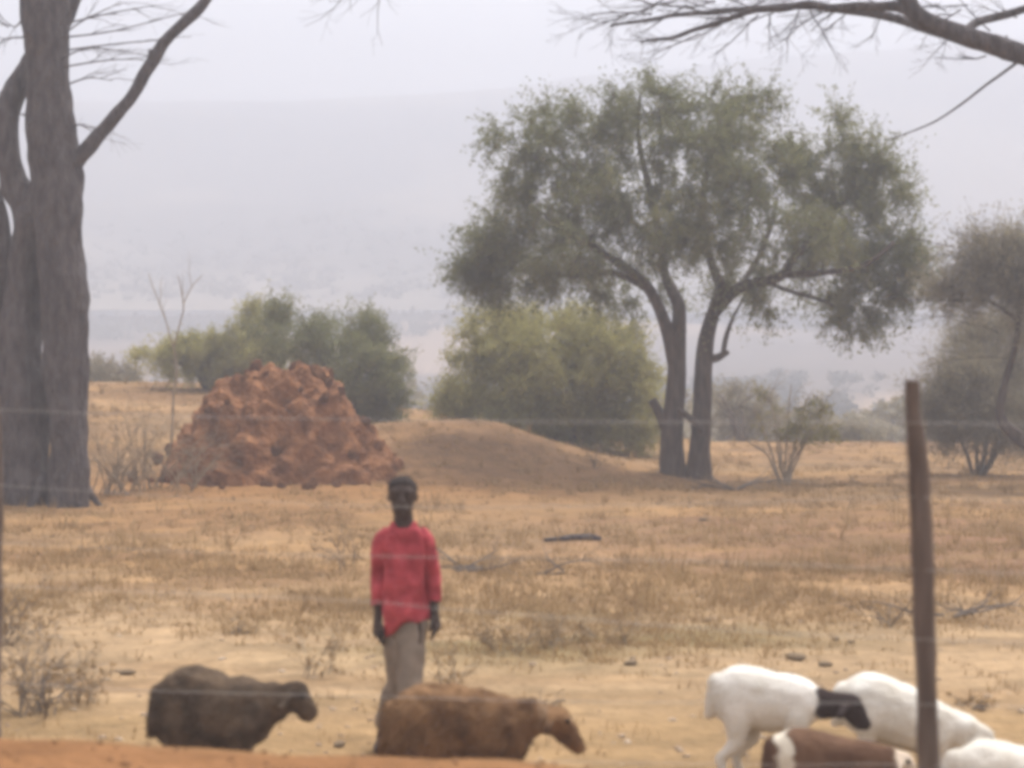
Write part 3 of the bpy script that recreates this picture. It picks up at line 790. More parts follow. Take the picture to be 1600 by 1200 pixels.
for k in range(30):
    i = int(RNG.choice(front)); clod(Vm[i, 0], Vm[i, 1], Vm[i, 2], random.uniform(.03, .085))
for k in range(26):
    a = random.uniform(math.pi, 2 * math.pi); r_ = random.uniform(1.0, 1.25)
    x, y = math.cos(a) * 1.8 * r_, math.sin(a) * 1.7 * r_
    s = random.uniform(.03, .09); clod(x, y, zt(MND_X + x, MND_Y + y) - zc + s * .3, s)
for (px, py, s) in [(246, 716, .10), (268, 702, .12), (400, 572, .10), (495, 585, .13), (512, 596, .09)]:
    q = P(px, py, 29.2); clod(q.x - MND_X, q.y - MND_Y, q.z - zc, s)

# ------------------------------------------------------------------ stones in the field
sm = [lump_mesh('stone', 20 + s, 2, .3) for s in range(3)]
for m_ in sm: m_.materials.append(M_stone)
for (px, py, w, lab) in [(1243, 1028, .10, 'flat grey stone on sand above the black headed sheep'), (1290, 1040, .07, 'dark flat clod between the white sheep'), (1100, 818, .10, 'small reddish stone in the grass near the trees'),
                         (985, 1040, .07, 'grey stone on the sand right of the weeds'), (1105, 965, .06, 'small stone on pale sand in mid field'), (200, 1042, .07, 'small brown stone on sand above the dark sheep'),
                         (1305, 995, .06, 'small orange stone left of the fence post'), (1330, 1000, .05, 'pebble close beside the orange stone'), (530, 1165, .06, 'stone by the red bank between two brown sheep')]:
    d = F * EYE / (py - HZ); p = ground_at(px, d)
    o = link('stone', random.choice(sm)); o.location = p + Vector((0, 0, w * .2)); w *= .75; o.scale = (w, w * .7, w * .36); o.rotation_euler = (0, 0, random.uniform(0, 6))
    tag(o, lab, 'stone', 'loose stones in the field')
n = 600
yy = RNG.uniform(0, 1, n); yy = 1 / (1 / 8.0 + (1 / 30.0 - 1 / 8.0) * yy); xx = RNG.uniform(-.32, .32, n) * yy
Vs, Fs = [], []
zz = terrain(xx, yy)
bmq = bmesh.new(); bmesh.ops.create_icosphere(bmq, subdivisions=1, radius=1.0)
bv = np.array([tuple(v.co) for v in bmq.verts]); bf = np.array([[v.index for v in f.verts] for f in bmq.faces]); bmq.free()
for i in range(n):
    s = random.uniform(.006, .022)
    q = bv * (1 + RNG.normal(size=(len(bv), 1)) * .18) * np.array([s * 1.3, s, s * .6]) + np.array([xx[i], yy[i], zz[i] + s * .15])
    Vs.append(q); Fs.append(bf + i * len(bv))
o = link('gravel', mesh_np('gravel', np.vstack(Vs), np.vstack(Fs)), noise_mat('gravel', (.22, .15, .10), (.5, .4, .3), .8, bump=0))
tag(o, 'small stones and clods strewn over the field', 'gravel', kind='stuff')
nb = 260
xb = RNG.uniform(-2.2, .8, nb); yb_ = RNG.uniform(5.0, 6.6, nb); zb = terrain(xb, yb_); Vs, Fs = [], []
for i in range(nb):
    s = random.uniform(.003, .011)
    Vs.append(bv * (1 + RNG.normal(size=(len(bv), 1)) * .18) * np.array([s * 1.3, s, s * .7]) + np.array([xb[i], yb_[i], zb[i] + s * .2])); Fs.append(bf + i * len(bv))
tag(link('bank_crumbs', mesh_np('bank_crumbs', np.vstack(Vs), np.vstack(Fs)), noise_mat('bank_crumbs', (.12, .06, .03), (.30, .16, .08), 2, bump=0)), 'crumbs of soil on the red bank', 'soil', kind='stuff')
# clods on the red bank
for (px, s, lab) in [(290, .03, 'small dark clod on the red bank under dark sheep'), (135, .022, 'dark pebble on the red bank near left edge'), (205, .016, 'tiny dark chip on the red bank'), (528, .018, 'dark pebble on the red bank below the stone')]:
    t = (px - 800) / F
    # walk along the ray just short of the road edge
    y0 = 5.75 if px < 250 else 5.6
    x0 = t * y0
    o = link('stone', random.choice(sm)); o.location = (x0, y0, zt(x0, y0) + s * .25); o.scale = (s * 1.5, s, s * .6)
    tag(o, lab, 'stone', 'dark clods on the red bank')

# ------------------------------------------------------------------ fence
FA = Vector((-800 / F * 7.6, 7.6, 0)); FB = Vector((630 / F * 6.3, 6.3, 0))
def fence_d(px):
    t = (px - 800) / F
    # (FA + u (FB-FA)): x = t*y
    dx, dy = FB.x - FA.x, FB.y - FA.y
    u = (t * FA.y - FA.x) / (dx - t * dy)
    return FA.y + u * dy
fence = empty('wire_fence', ground_at(1445, fence_d(1445)))
tag(fence, 'wire fence with weathered wooden post in front of the animals', 'fence')
def post(pts, base_px):
    g = Geo()
    ctrl = []
    for (px, py, w) in pts:
        d = fence_d(px); ctrl.append((P(px, py, d), w * d / F))
    a, r = spline(ctrl, 8)
    g.tube(a, r, 16, .22, 7)
    return link('post', g.mesh('post'), M_post, fence)
post([(1463, 1405, 17), (1456, 1260, 17), (1449, 1190, 16), (1446, 1050, 16), (1442, 900, 17), (1437, 770, 17), (1431, 680, 14), (1426, 640, 12), (1425, 594, 12)], 1445)
post([(-24, 1290, 20), (-20, 1150, 19), (-16, 1000, 18), (-14, 850, 18), (-14, 700, 16), (-16, 620, 14)], -16)
wires = [[(-300, 634), (0, 640), (280, 650), (630, 656), (1000, 659), (1425, 660), (1900, 668)],
         [(-300, 735), (0, 757), (130, 766), (400, 782), (630, 791), (900, 790), (1200, 783), (1432, 776), (1900, 800)],
         [(-300, 838), (0, 848), (300, 860), (600, 868), (830, 871), (1100, 876), (1437, 889), (1900, 905)],
         [(-300, 902), (0, 914), (300, 926), (570, 938), (700, 950), (900, 965), (1140, 982), (1443, 997), (1900, 1012)],
         [(-300, 1050), (0, 1064), (240, 1077), (600, 1086), (900, 1094), (1200, 1095), (1446, 1098), (1900, 1110)],
         [(-300, 1150), (0, 1166), (300, 1175), (640, 1184), (900, 1188), (1200, 1192), (1449, 1194), (1900, 1230)]]
for w in wires:
    g = Geo()
    a, r = spline([(P(px, py, fence_d(px)) + Vector((0, -.034, 0)), .0011) for px, py in w], 6)
    g.tube(a, r, 6)
    link('wire', g.mesh('wire'), M_wire, fence)

# ------------------------------------------------------------------ bodies by joined capsules, remeshed to one skin
def capsule(bm, p0, p1, r0, r1, sy=1.0, seg=14, rings=6):
    """closed tapered capsule; sy flattens along the local y axis of the model"""
    p0 = Vector(p0); p1 = Vector(p1)
    ax = p1 - p0; L = ax.length
    t = ax / L if L > 1e-6 else Vector((0, 0, 1))
    u = t.orthogonal().normalized(); w = t.cross(u)
    ringsl = []
    for i in range(rings + 1):
        a = -math.pi / 2 + (math.pi / 2) * i / rings
        ringsl.append((p0 + t * (math.sin(a) * r0), math.cos(a) * r0))
    for i in range(rings + 1):
        a = (math.pi / 2) * i / rings
        ringsl.append((p1 + t * (math.sin(a) * r1), math.cos(a) * r1))
    vs_ = []
    for c, r in ringsl:
        r = max(r, 1e-4)
        row = []
        for j in range(seg):
            b = 2 * math.pi * j / seg
            q = c + (u * math.cos(b) + w * math.sin(b)) * r
            if sy != 1.0:
                q.y = c.y + (q.y - c.y) * sy
            row.append(bm.verts.new(q))
        vs_.append(row)
    for i in range(len(vs_) - 1):
        for j in range(seg):
            bm.faces.new((vs_[i][j], vs_[i][(j + 1) % seg], vs_[i + 1][(j + 1) % seg], vs_[i + 1][j]))
    bm.faces.new(vs_[0][::-1]); bm.faces.new(vs_[-1])

def skin_mesh(name, caps, voxel=.012, smooth_it=6, disp=0.0, dfreq=20.0, lam=.5):
    bm = bmesh.new()
    for c in caps: capsule(bm, *c)
    bmesh.ops.recalc_face_normals(bm, faces=bm.faces)
    me = bpy.data.meshes.new(name + '_src'); bm.to_mesh(me); bm.free()
    o = bpy.data.objects.new('tmp_skin', me); COL.objects.link(o)
    r = o.modifiers.new('r', 'REMESH'); r.mode = 'VOXEL'; r.voxel_size = voxel
    s = o.modifiers.new('s', 'SMOOTH'); s.factor = lam; s.iterations = smooth_it
    dg = bpy.context.evaluated_depsgraph_get(); dg.update()
    new = bpy.data.meshes.new_from_object(o.evaluated_get(dg))
    bpy.data.objects.remove(o); bpy.data.meshes.remove(me)
    new.name = name
    if disp:
        new.update()
        for v in new.vertices:
            q = v.co * dfreq
            v.co = v.co + v.normal * disp * (mnoise.noise(q) + .5 * mnoise.noise(q * 2.1))
    smooth(new)
    return new

def coat_mat(name, base, var, patches=(), scale=9.0, rough=.95, head=None):
    """base/var: wool colour mix; patches: (axis value lo, hi, colour) bands along the animal's length with ragged edges; head: (x, z0, slope...)"""
    m, nt, b = mat_new(name)
    N, L = nt.nodes, nt.links
    tc = N.new('ShaderNodeTexCoord')
    n = N.new('ShaderNodeTexNoise'); n.inputs['Scale'].default_value = scale; n.inputs['Detail'].default_value = 7
    L.new(tc.outputs['Object'], n.inputs['Vector'])
    r = N.new('ShaderNodeValToRGB'); r.color_ramp.elements[0].position = .38; r.color_ramp.elements[1].position = .62
    r.color_ramp.elements[0].color = (*base, 1); r.color_ramp.elements[1].color = (*var, 1)
    L.new(n.outputs[0], r.inputs[0]); colr = r.outputs[0]
    sx = N.new('ShaderNodeSeparateXYZ'); L.new(tc.outputs['Object'], sx.inputs[0])
    for (lo, hi, c, tilt) in patches:
        # coordinate along body, tilted by height, edges ragged with noise
        t1 = N.new('ShaderNodeMath'); t1.operation = 'MULTIPLY_ADD'; L.new(sx.outputs['Z'], t1.inputs[0]); t1.inputs[1].default_value = tilt; L.new(sx.outputs['X'], t1.inputs[2])
        n2 = N.new('ShaderNodeTexNoise'); n2.inputs['Scale'].default_value = 14; L.new(tc.outputs['Object'], n2.inputs['Vector'])
        t2 = N.new('ShaderNodeMath'); t2.operation = 'MULTIPLY_ADD'; L.new(n2.outputs[0], t2.inputs[0]); t2.inputs[1].default_value = .09; L.new(t1.outputs[0], t2.inputs[2])
        a = N.new('ShaderNodeMapRange'); a.inputs['From Min'].default_value = lo; a.inputs['From Max'].default_value = lo + .02; L.new(t2.outputs[0], a.inputs[0])
        a2 = N.new('ShaderNodeMapRange'); a2.inputs['From Min'].default_value = hi; a2.inputs['From Max'].default_value = hi + .02; a2.inputs['To Min'].default_value = 1; a2.inputs['To Max'].default_value = 0; L.new(t2.outputs[0], a2.inputs[0])
        f = N.new('ShaderNodeMath'); f.operation = 'MULTIPLY'; L.new(a.outputs[0], f.inputs[0]); L.new(a2.outputs[0], f.inputs[1])
        mx = N.new('ShaderNodeMix'); mx.data_type = 'RGBA'; L.new(f.outputs[0], mx.inputs[0]); L.new(colr, mx.inputs[6]); mx.inputs[7].default_value = (*c, 1)
        colr = mx.outputs[2]
    L.new(colr, b.inputs['Base Color'])
    n3 = N.new('ShaderNodeTexNoise'); n3.inputs['Scale'].default_value = 70; n3.inputs['Detail'].default_value = 6; L.new(tc.outputs['Object'], n3.inputs['Vector'])
    bp = N.new('ShaderNodeBump'); bp.inputs['Strength'].default_value = .6; bp.inputs['Distance'].default_value = .012; L.new(n3.outputs[0], bp.inputs['Height']); L.new(bp.outputs[0], b.inputs['Normal'])
    b.inputs['Roughness'].default_value = rough
    b.inputs['Specular IOR Level'].default_value = .05
    return m
M_eye, _, _b = mat_new('dark_eye'); _b.inputs['Base Color'].default_value = (.012, .009, .007, 1); _b.inputs['Roughness'].default_value = .15

def sheep_caps(rump, mid, wither, neck, poll, muzzle, rb, rm, rw, rn, rh, rz, wid=.82, legr=.030, tail=True, stride=.03):
    """side-view joints (x,z) to a body; legs reach z = 0"""
    c = []
    def V3(a, y=0): return (a[0], y, a[1])
    c.append((V3(rump), V3(mid), rb, rm, wid)); c.append((V3(mid), V3(wither), rm, rw, wid))
    c.append((V3(wither), V3(neck), rw * .82, rn * 1.1, .78)); c.append((V3(neck), V3(poll), rn, rh * .95, .85))
    # skull and muzzle
    hm = (poll[0] + (muzzle[0] - poll[0]) * .45, poll[1] + (muzzle[1] - poll[1]) * .45)
    c.append((V3(poll), V3(hm), rh, rh * .82, .8)); c.append((V3(hm), V3(muzzle), rh * .8, rz, .78))
    # lower jaw
    hx, hz2 = muzzle[0] - poll[0], muzzle[1] - poll[1]; hl = math.hypot(hx, hz2); nx, nz = hz2 / hl, -hx / hl
    if nx > 0: nx, nz = nx, nz
    jw = (hm[0] - abs(hz2) / hl * rh * .5, hm[1] - abs(hx) / hl * rh * .5)
    c.append((V3(jw), (muzzle[0] - rz * .5, 0, muzzle[1] - rz * .3), rh * .5, rz * .75, .75))
    # ears hang sideways and back
    for s in (-1, 1):
        e0 = (poll[0] - rh * .2, s * rh * .7, poll[1] + rh * .2); e1 = (poll[0] - rh * .65, s * (rh + .045), poll[1] - rh * .45)
        c.append((e0, e1, .017, .021))
    # four legs: thigh, shank, hoof
    yb = rb * wid * .55
    for s in (-1, 1):
        o = stride * s
        hx0 = rump[0] - rb * .25
        c.append(((hx0 + .02, s * yb, rump[1] - rb * .25), (hx0 + .045 + o, s * yb, rump[1] * .55), rb * .52, legr * 1.35, .8))
        c.append(((hx0 + .045 + o, s * yb, rump[1] * .55), (hx0 - .035 + o, s * yb, rump[1] * .36), legr * 1.3, legr * .85))
        c.append(((hx0 - .035 + o, s * yb, rump[1] * .36), (hx0 - .01 + o, s * yb, .035), legr * .85, legr * .62))
        c.append(((hx0 - .012 + o, s * yb, .026), (hx0 + .03 + o, s * yb, .022), legr * .8, legr * .6))
        fx = wither[0] + rw * .12
        c.append(((fx, s * yb, wither[1] - rw * .35), (fx - .01 - o, s * yb * .9, wither[1] * .48), rw * .45, legr * 1.1, .8))
        c.append(((fx - .01 - o, s * yb * .9, wither[1] * .48), (fx - o, s * yb * .9, wither[1] * .30), legr * 1.05, legr * .8))
        c.append(((fx - o, s * yb * .9, wither[1] * .30), (fx - o * 1.3, s * yb * .9, .035), legr * .8, legr * .6))
        c.append(((fx - o * 1.3, s * yb * .9, .026), (fx - o * 1.3 + .04, s * yb * .9, .022), legr * .78, legr * .58))
    if tail:
        c.append((( rump[0] - rb * .78, 0, rump[1] + rb * .35), (rump[0] - rb * 1.0, 0, rump[1] - rb * .5), .055, .03))
    return c

def make_sheep(name, label, cat, loc, yaw, caps, mat, eye, rh, disp=.006, wool=(.30, .22, 5000, .034)):
    root = empty(name, loc, yaw); tag(root, label, cat, 'small flock walking along the fence')
    me = skin_mesh('body', caps, .011, 7, disp, 16); me.materials.append(mat)
    b = bpy.data.objects.new('body', me); COL.objects.link(b); b.parent = root
    # locks of wool lying over the trunk
    nv = len(me.vertices); co = np.empty(nv * 3, dtype=np.float32); no = np.empty(nv * 3, dtype=np.float32)
    me.vertices.foreach_get('co', co); me.vertices.foreach_get('normal', no); co = co.reshape(-1, 3); no = no.reshape(-1, 3)
    ok = np.where((co[:, 2] > wool[1]) & (co[:, 0] < wool[0]))[0]
    idx = RNG.choice(ok, wool[2]); C0 = co[idx]; N0 = no[idx]
    dv = N0 * .32 + np.array([-.45, 0, -.75]) + RNG.normal(size=N0.shape) * .25; dv /= np.linalg.norm(dv, axis=1, keepdims=True)
    Ls = RNG.uniform(.5, 1.2, len(idx))[:, None] * wool[3]
    W0 = np.cross(dv, N0); W0 /= np.maximum(np.linalg.norm(W0, axis=1, keepdims=True), 1e-6); W0 *= wool[3] * .16
    C0 = C0 - N0 * .004
    Vw = np.stack([C0 - W0, C0 + W0, C0 + dv * Ls + W0 * .3, C0 + dv * Ls - W0 * .3], 1).reshape(-1, 3)
    wo = bpy.data.objects.new('wool', mesh_np('wool', Vw, np.arange(len(Vw)).reshape(-1, 4))); wo.data.materials.append(mat); COL.objects.link(wo); wo.parent = root; wo['kind'] = 'stuff'
    bm = bmesh.new(); bmesh.ops.create_uvsphere(bm, u_segments=10, v_segments=8, radius=.011); em = bpy.data.meshes.new('eye'); bm.to_mesh(em); bm.free(); smooth(em); em.materials.append(M_eye)
    for s in (-1, 1):
        e = bpy.data.objects.new('eye', em); COL.objects.link(e); e.parent = root; e.location = (eye[0], s * rh * .74, eye[1])
    return root

def LX(px0, d):    # frame to sheep-local metres (x forward from px0, z up from ground 0)
    gz = zt((px0 - 800) / F * d, d)
    return lambda px, py: ((px - px0) / F * d, EYE + (HZ - py) / F * d - gz)

M_dark = coat_mat('dark_brown_coat', (.058, .041, .029), (.115, .080, .053))
M_brown = coat_mat('brown_coat', (.080, .043, .023), (.20, .112, .056), [(.435, .455, (.20, .13, .08), .12)], 6.0)
M_white = coat_mat('white_coat', (.60, .55, .47), (.74, .70, .63), scale=6)
# dark brown sheep on the left
d = 8.7; c = LX(345, d)
make_sheep('brown_sheep', 'dark brown sheep walking right on its own behind the red bank', 'sheep', ground_at(345, d), math.radians(-8),
           sheep_caps(c(305, 1110), c(345, 1117), c(378, 1112), c(425, 1096), c(466, 1085), c(487, 1108), .205, .185, .165, .085, .068, .046), M_dark, c(480, 1082), .062, .010, (.16, .2, 9000, .024))
# brown sheep in front of the person
d = 8.3; c = LX(720, d)
make_sheep('brown_sheep', 'brown shaggy sheep with lowered head in front of the person', 'sheep', ground_at(720, d), math.radians(-6),
           sheep_caps(c(670, 1138), c(720, 1140), c(765, 1144), c(825, 1122), c(872, 1121), c(905, 1163), .195, .195, .180, .085, .060, .032), M_brown, c(889, 1121), .057, .012, (.33, .2, 10000, .028))
# white sheep with black head
d = 8.8; c = LX(1200, d)
M_bw = coat_mat('white_coat_black_head', (.60, .555, .48), (.74, .70, .64), [(.262, 2.0, (.040, .029, .027), -.0)], 5)
make_sheep('black_headed_sheep', 'white sheep with black head and neck left of the fence post', 'sheep', ground_at(1200, d), math.radians(-12),
           sheep_caps(c(1162, 1090), c(1200, 1095), c(1240, 1097), c(1280, 1096), c(1326, 1098), c(1348, 1124), .150, .142, .128, .070, .062, .036), M_bw, c(1340, 1095), .057, .005, (.21, .24, 7000, .016))
# white sheep behind the post
d = 9.1; c = LX(1400, d)
make_sheep('white_sheep', 'plain white sheep passing behind the fence post with lowered head', 'sheep', ground_at(1400, d), math.radians(-8),
           sheep_caps(c(1362, 1102), c(1405, 1118), c(1452, 1136), c(1500, 1140), c(1532, 1150), c(1552, 1190), .160, .158, .140, .085, .062, .036), M_white, c(1545, 1150), .057, .005, (.3, .24, 7000, .016))
# brown and white young goat in front
d = 7.9; c = LX(1320, d)
M_pied = coat_mat('pied_coat', (.085, .046, .030), (.14, .080, .050), [(-.185, -.12, (.62, .56, .46), .18), (.235, 2.0, (.55, .45, .35), 0)], 8)
make_sheep('pied_goat', 'dark brown young goat with white band in front of the white sheep', 'goat', ground_at(1320, d), math.radians(-4),
           sheep_caps(c(1252, 1188), c(1300, 1196), c(1350, 1200), c(1385, 1192), c(1408, 1190), c(1424, 1215), .136, .125, .12, .07, .05, .03), M_pied, c(1416, 1186), .046, .005, (.2, .2, 5000, .016))
# white sheep cut by the lower right corner
d = 7.7; c = LX(1580, d)
make_sheep('white_sheep', 'white sheep cut off by the lower right corner', 'sheep', ground_at(1580, d), math.radians(-10),
           sheep_caps(c(1545, 1215), c(1590, 1222), c(1640, 1220), c(1685, 1200), c(1720, 1190), c(1750, 1215), .155, .15, .14, .075, .06, .035), M_white, c(1735, 1188), .055, .005, (.3, .24, 6000, .016))

# ------------------------------------------------------------------ the person
PD = 9.66
gp = ground_at(628, PD)
person = empty('person', gp)
tag(person, 'person in red long sleeved shirt and grey trousers walking behind brown sheep', 'person')
K = PD / F
def B(px, py, dy=0.0):
    return ((px - 628) * K, dy, EYE + (HZ - py) * K - gp.z)
gz = lambda v: (v[0], v[1], v[2])
M_skin = noise_mat('dark_skin', (.052, .036, .030), (.070, .048, .039), 6, bump=.1, rough=.55)
M_hair = noise_mat('black_hair', (.034, .027, .025), (.056, .044, .040), 40, bump=.8, bscale=90, rough=1)
M_shirt = noise_mat('red_shirt', (.26, .032, .042), (.52, .082, .098), 9, bump=.9, bscale=9, dist=.05)  # darker red patches: dirt and fading, plus shade of folds painted into the colour
M_trouser = noise_mat('grey_trousers', (.165, .128, .098), (.25, .198, .155), 9, bump=.5, bscale=10, dist=.02)
hd = B(629, 776)
caps = [
    # head: skull, face, jaw, nose, lips, brow, ears
    ((hd[0], .012, hd[2] + .030), (hd[0], -.008, hd[2] + .020), .076, .074, 1.0),
    ((hd[0], -.010, hd[2] + .01), (hd[0], -.022, hd[2] - .055), .069, .053),
    ((hd[0], -.035, hd[2] - .068), (hd[0], -.050, hd[2] - .080), .034, .024),
    ((hd[0], -.082, hd[2] + .012), (hd[0], -.094, hd[2] - .018), .008, .015),
    ((hd[0] - .016, -.085, hd[2] - .022), (hd[0] + .016, -.085, hd[2] - .022), .009, .009),
    ((hd[0] - .020, -.076, hd[2] - .046), (hd[0] + .020, -.076, hd[2] - .046), .008, .008),
    ((hd[0] - .017, -.074, hd[2] - .057), (hd[0] + .017, -.074, hd[2] - .057), .008, .008),
    ((hd[0] - .035, -.068, hd[2] + .030), (hd[0] + .035, -.068, hd[2] + .030), .013, .013),
    # neck and trunk
    ((hd[0], .008, hd[2] - .05), B(631, 828, .012), .047, .054),
    (B(611, 843, .012), B(652, 843, .012), .030, .030), (B(631, 850, .015), B(631, 900, 0), .066, .068), (B(631, 900), B(634, 958), .068, .076),
]
for s in (-1, 1):
    caps.append(((hd[0] + s * .069, .012, hd[2] + .004), (hd[0] + s * .070, .014, hd[2] - .020), .011, .008))
def arm(sh, el, wr, side):
    out = [(sh, el, .040, .031), (el, wr, .031, .021)]
    w = Vector(wr); dirv = (Vector(wr) - Vector(el)).normalized()
    pe = w + dirv * .065
    out.append((tuple(w), tuple(pe), .023, .028, .7))
    lens = (.052, .060, .056, .042)
    for i in range(4):                       # fingers, curled a little
        off = Vector((.0, -.024 + .016 * i, 0))
        k0 = pe + off; k1 = k0 + dirv * lens[i] * .55 + Vector((-side * .008, 0, 0)); k2 = k1 + dirv * lens[i] * .5 + Vector((-side * .020, 0, 0))
        out.append((tuple(k0), tuple(k1), .0088, .0082)); out.append((tuple(k1), tuple(k2), .0082, .0070))
    t0 = w + dirv * .02 + Vector((-side * .012, -.02, 0)); t1 = t0 + dirv * .035 + Vector((-side * .014, -.018, 0)); t2 = t1 + dirv * .026 + Vector((-side * .004, -.004, 0))
    out.append((tuple(t0), tuple(t1), .011, .010)); out.append((tuple(t1), tuple(t2), .0095, .008))
    return out
caps += arm(B(602, 842, .01), B(590, 896, .03), B(591, 968, -.01), -1)
caps += arm(B(660, 842, .01), B(675, 895, .03), B(680, 958, -.02), 1)
kA, aA = B(621, 1068, .02), B(594, 1160, .16)
kB, aB = B(641, 1066, -.11), B(652, 1172, -.20)
hA, hB = B(627, 968, .01), B(644, 968, -.01)
floor = zt(gp.x, PD) - gp.z
aA = (aA[0], aA[1], floor + .065); aB = (aB[0], aB[1], floor + .065)
caps += [(hA, kA, .072, .048), (kA, aA, .046, .031), (hB, kB, .072, .048), (kB, aB, .046, .031)]
for a in (aA, aB):
    caps += [((a[0], a[1] + .02, floor + .035), (a[0] - .01, a[1] - .10, floor + .026), .034, .030), ((a[0] - .01, a[1] - .10, floor + .024), (a[0] - .014, a[1] - .15, floor + .020), .032, .020)]
me = skin_mesh('body', caps, .0058, 4); me.materials.append(M_skin)
body = bpy.data.objects.new('body', me); COL.objects.link(body); body.parent = person
# hair cap
bm = bmesh.new(); bmesh.ops.create_icosphere(bm, subdivisions=5, radius=1)
dele = []
for v in bm.verts:
    q = v.co.copy(); v.co = Vector((hd[0] + q.x * .0775, .006 + q.y * .086 , hd[2] + .027 + q.z * .0800)) + q * .004 * mnoise.noise(q * 22)
    line = .50 - .95 * (q.y + .75) if q.y > -.75 else .50
    line = max(-.5 if q.y > .45 else .12, line - .1 * abs(q.x)) + .05 * mnoise.noise(q * 6)
    if q.z < line: dele.append(v)
bmesh.ops.delete(bm, geom=dele, context='VERTS')
me = bpy.data.meshes.new('hair'); bm.to_mesh(me); bm.free(); smooth(me); me.materials.append(M_hair)
o = bpy.data.objects.new('hair', me); COL.objects.link(o); o.parent = person
md = o.modifiers.new('thick', 'SOLIDIFY'); md.thickness = .005; md.offset = -1
M_eyew, _, _b = mat_new('eye_white'); _b.inputs['Base Color'].default_value = (.16, .14, .125, 1); _b.inputs['Roughness'].default_value = .3
for s in (-1, 1):
    for nm, r, yy_, mt in (('eye', .0105, -.066, M_eyew), ('pupil', .0055, -.0735, M_eye)):
        bm = bmesh.new(); bmesh.ops.create_uvsphere(bm, u_segments=10, v_segments=8, radius=r); em = bpy.data.meshes.new(nm); bm.to_mesh(em); bm.free(); smooth(em); em.materials.append(mt)
        e = bpy.data.objects.new(nm, em); COL.objects.link(e)
        if nm == 'eye': e.parent = person; e.location = (hd[0] + s * .027, yy_, hd[2] + .008); eye_o = e
        else: e.parent = eye_o; e.location = (0, -.0075, 0)
# shirt: loose, with collar, sleeves and an uneven hem
def cloth_tube(rows, seg=40, wr=.006, fr=14, sd=0):
    """rows: (cx, cy, z, rx, ry[, tilt]); returns verts, faces"""
    V, Fc = [], []
    for i, rw in enumerate(rows):
        cx, cy_, z, rx, ry = rw[:5]; hem = rw[5] if len(rw) > 5 else None
        for j in range(seg):
            a = 2 * math.pi * j / seg
            q = Vector((cx + math.cos(a) * rx, cy_ + math.sin(a) * ry, z))
            if hem: q.z += hem(a)
            k = mnoise.noise(Vector((q.x * fr, q.y * fr, q.z * fr * .55 + sd)))
            q += Vector((math.cos(a), math.sin(a), 0)) * k * wr
            V.append(q)
    for i in range(len(rows) - 1):
        for j in range(seg):
            a = i * seg + j; b = i * seg + (j + 1) % seg
            Fc.append((a, b, b + seg, a + seg))
    return V, Fc
def interp_rows(keys, n):
    out = []
    zs = [k[2] for k in keys]
    for i in range(n):
        u = i / (n - 1) * (len(keys) - 1); k = min(int(u), len(keys) - 2); f = u - k
        f2 = f * f * (3 - 2 * f)
        row = [keys[k][c] * (1 - f) + keys[k + 1][c] * f for c in range(5)]
        if len(keys[0]) > 5: row.append(None)
        out.append(row)
    return out
def bz(py): return EYE + (HZ - py) * K - gp.z
def bx_(px): return (px - 628) * K
rows = interp_rows([(bx_(631), .012, bz(819), .052, .050), (bx_(631), .012, bz(822), .066, .060), (bx_(631), .010, bz(828), .090, .074), (bx_(631), .008, bz(836), .108, .084), (bx_(630), .004, bz(858), .114, .098), (bx_(630), .0, bz(890), .112, .102),
                    (bx_(632), 0, bz(925), .122, .106), (bx_(634), .0, bz(960), .126, .112)], 36)
hemf = lambda a: -.045 * math.sin(a) * 0 - .085 * max(0, math.cos(a - math.pi * 1.16)) ** 2 + .007 * math.sin(3 * a + .5) + .005 * math.sin(7 * a)
rows[-1].append(lambda a: .4 * hemf(a)); rows[-2].append(lambda a: .1 * hemf(a))
rows.append([bx_(634), 0, bz(966), .128, .114, hemf])
for i in range(6):
    rows[i].append(lambda a, i=i: -.045 * (1 - i / 6) * max(0, -math.sin(a)) ** 3)
V, Fc = cloth_tube(rows, 72, .030, 13)
sh = bpy.data.meshes.new('shirt'); 
def sleeve(path, rad, sd):
    g = Geo(); a, r = spline([(Vector(p), q) for p, q in zip(path, rad)], 7)
    g.tube(a, r, 26, .34, 9, cap=False)
    return g
base = len(V)
for pth, rd in (([B(611, 833, .01), B(600, 845, .012), B(594, 870, .02), B(591, 900, .03), B(591, 925, .02), B(592, 946, .005)], (.034, .044, .046, .041, .040, .036)),
                ([B(651, 833, .01), B(662, 845, .012), B(669, 870, .02), B(674, 897, .03), B(677, 922, .01), B(678, 940, -.005)], (.034, .044, .045, .041, .039, .035))):
    g = sleeve(pth, rd, 0); k = len(V)
    V += g.v; Fc += [tuple(i + k for i in f) for f in g.f]
# collar band, open and low at the throat
vneck = lambda a: -.045 * max(0, -math.sin(a)) ** 3
Vc, Fcc = cloth_tube([[bx_(631), .012, bz(821), .060, .056, vneck], [bx_(631), .012, bz(814), .054, .050, vneck], [bx_(631), .012, bz(816), .064, .060, vneck], [bx_(631), .012, bz(824), .078, .070, vneck]], 48, .002, 10)
k = len(V); V += Vc; Fc += [tuple(i + k for i in f) for f in Fcc]
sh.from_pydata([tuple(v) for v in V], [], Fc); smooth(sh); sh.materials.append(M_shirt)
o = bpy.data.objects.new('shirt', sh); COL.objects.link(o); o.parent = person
md = o.modifiers.new('thick', 'SOLIDIFY'); md.thickness = .004; md.offset = 1
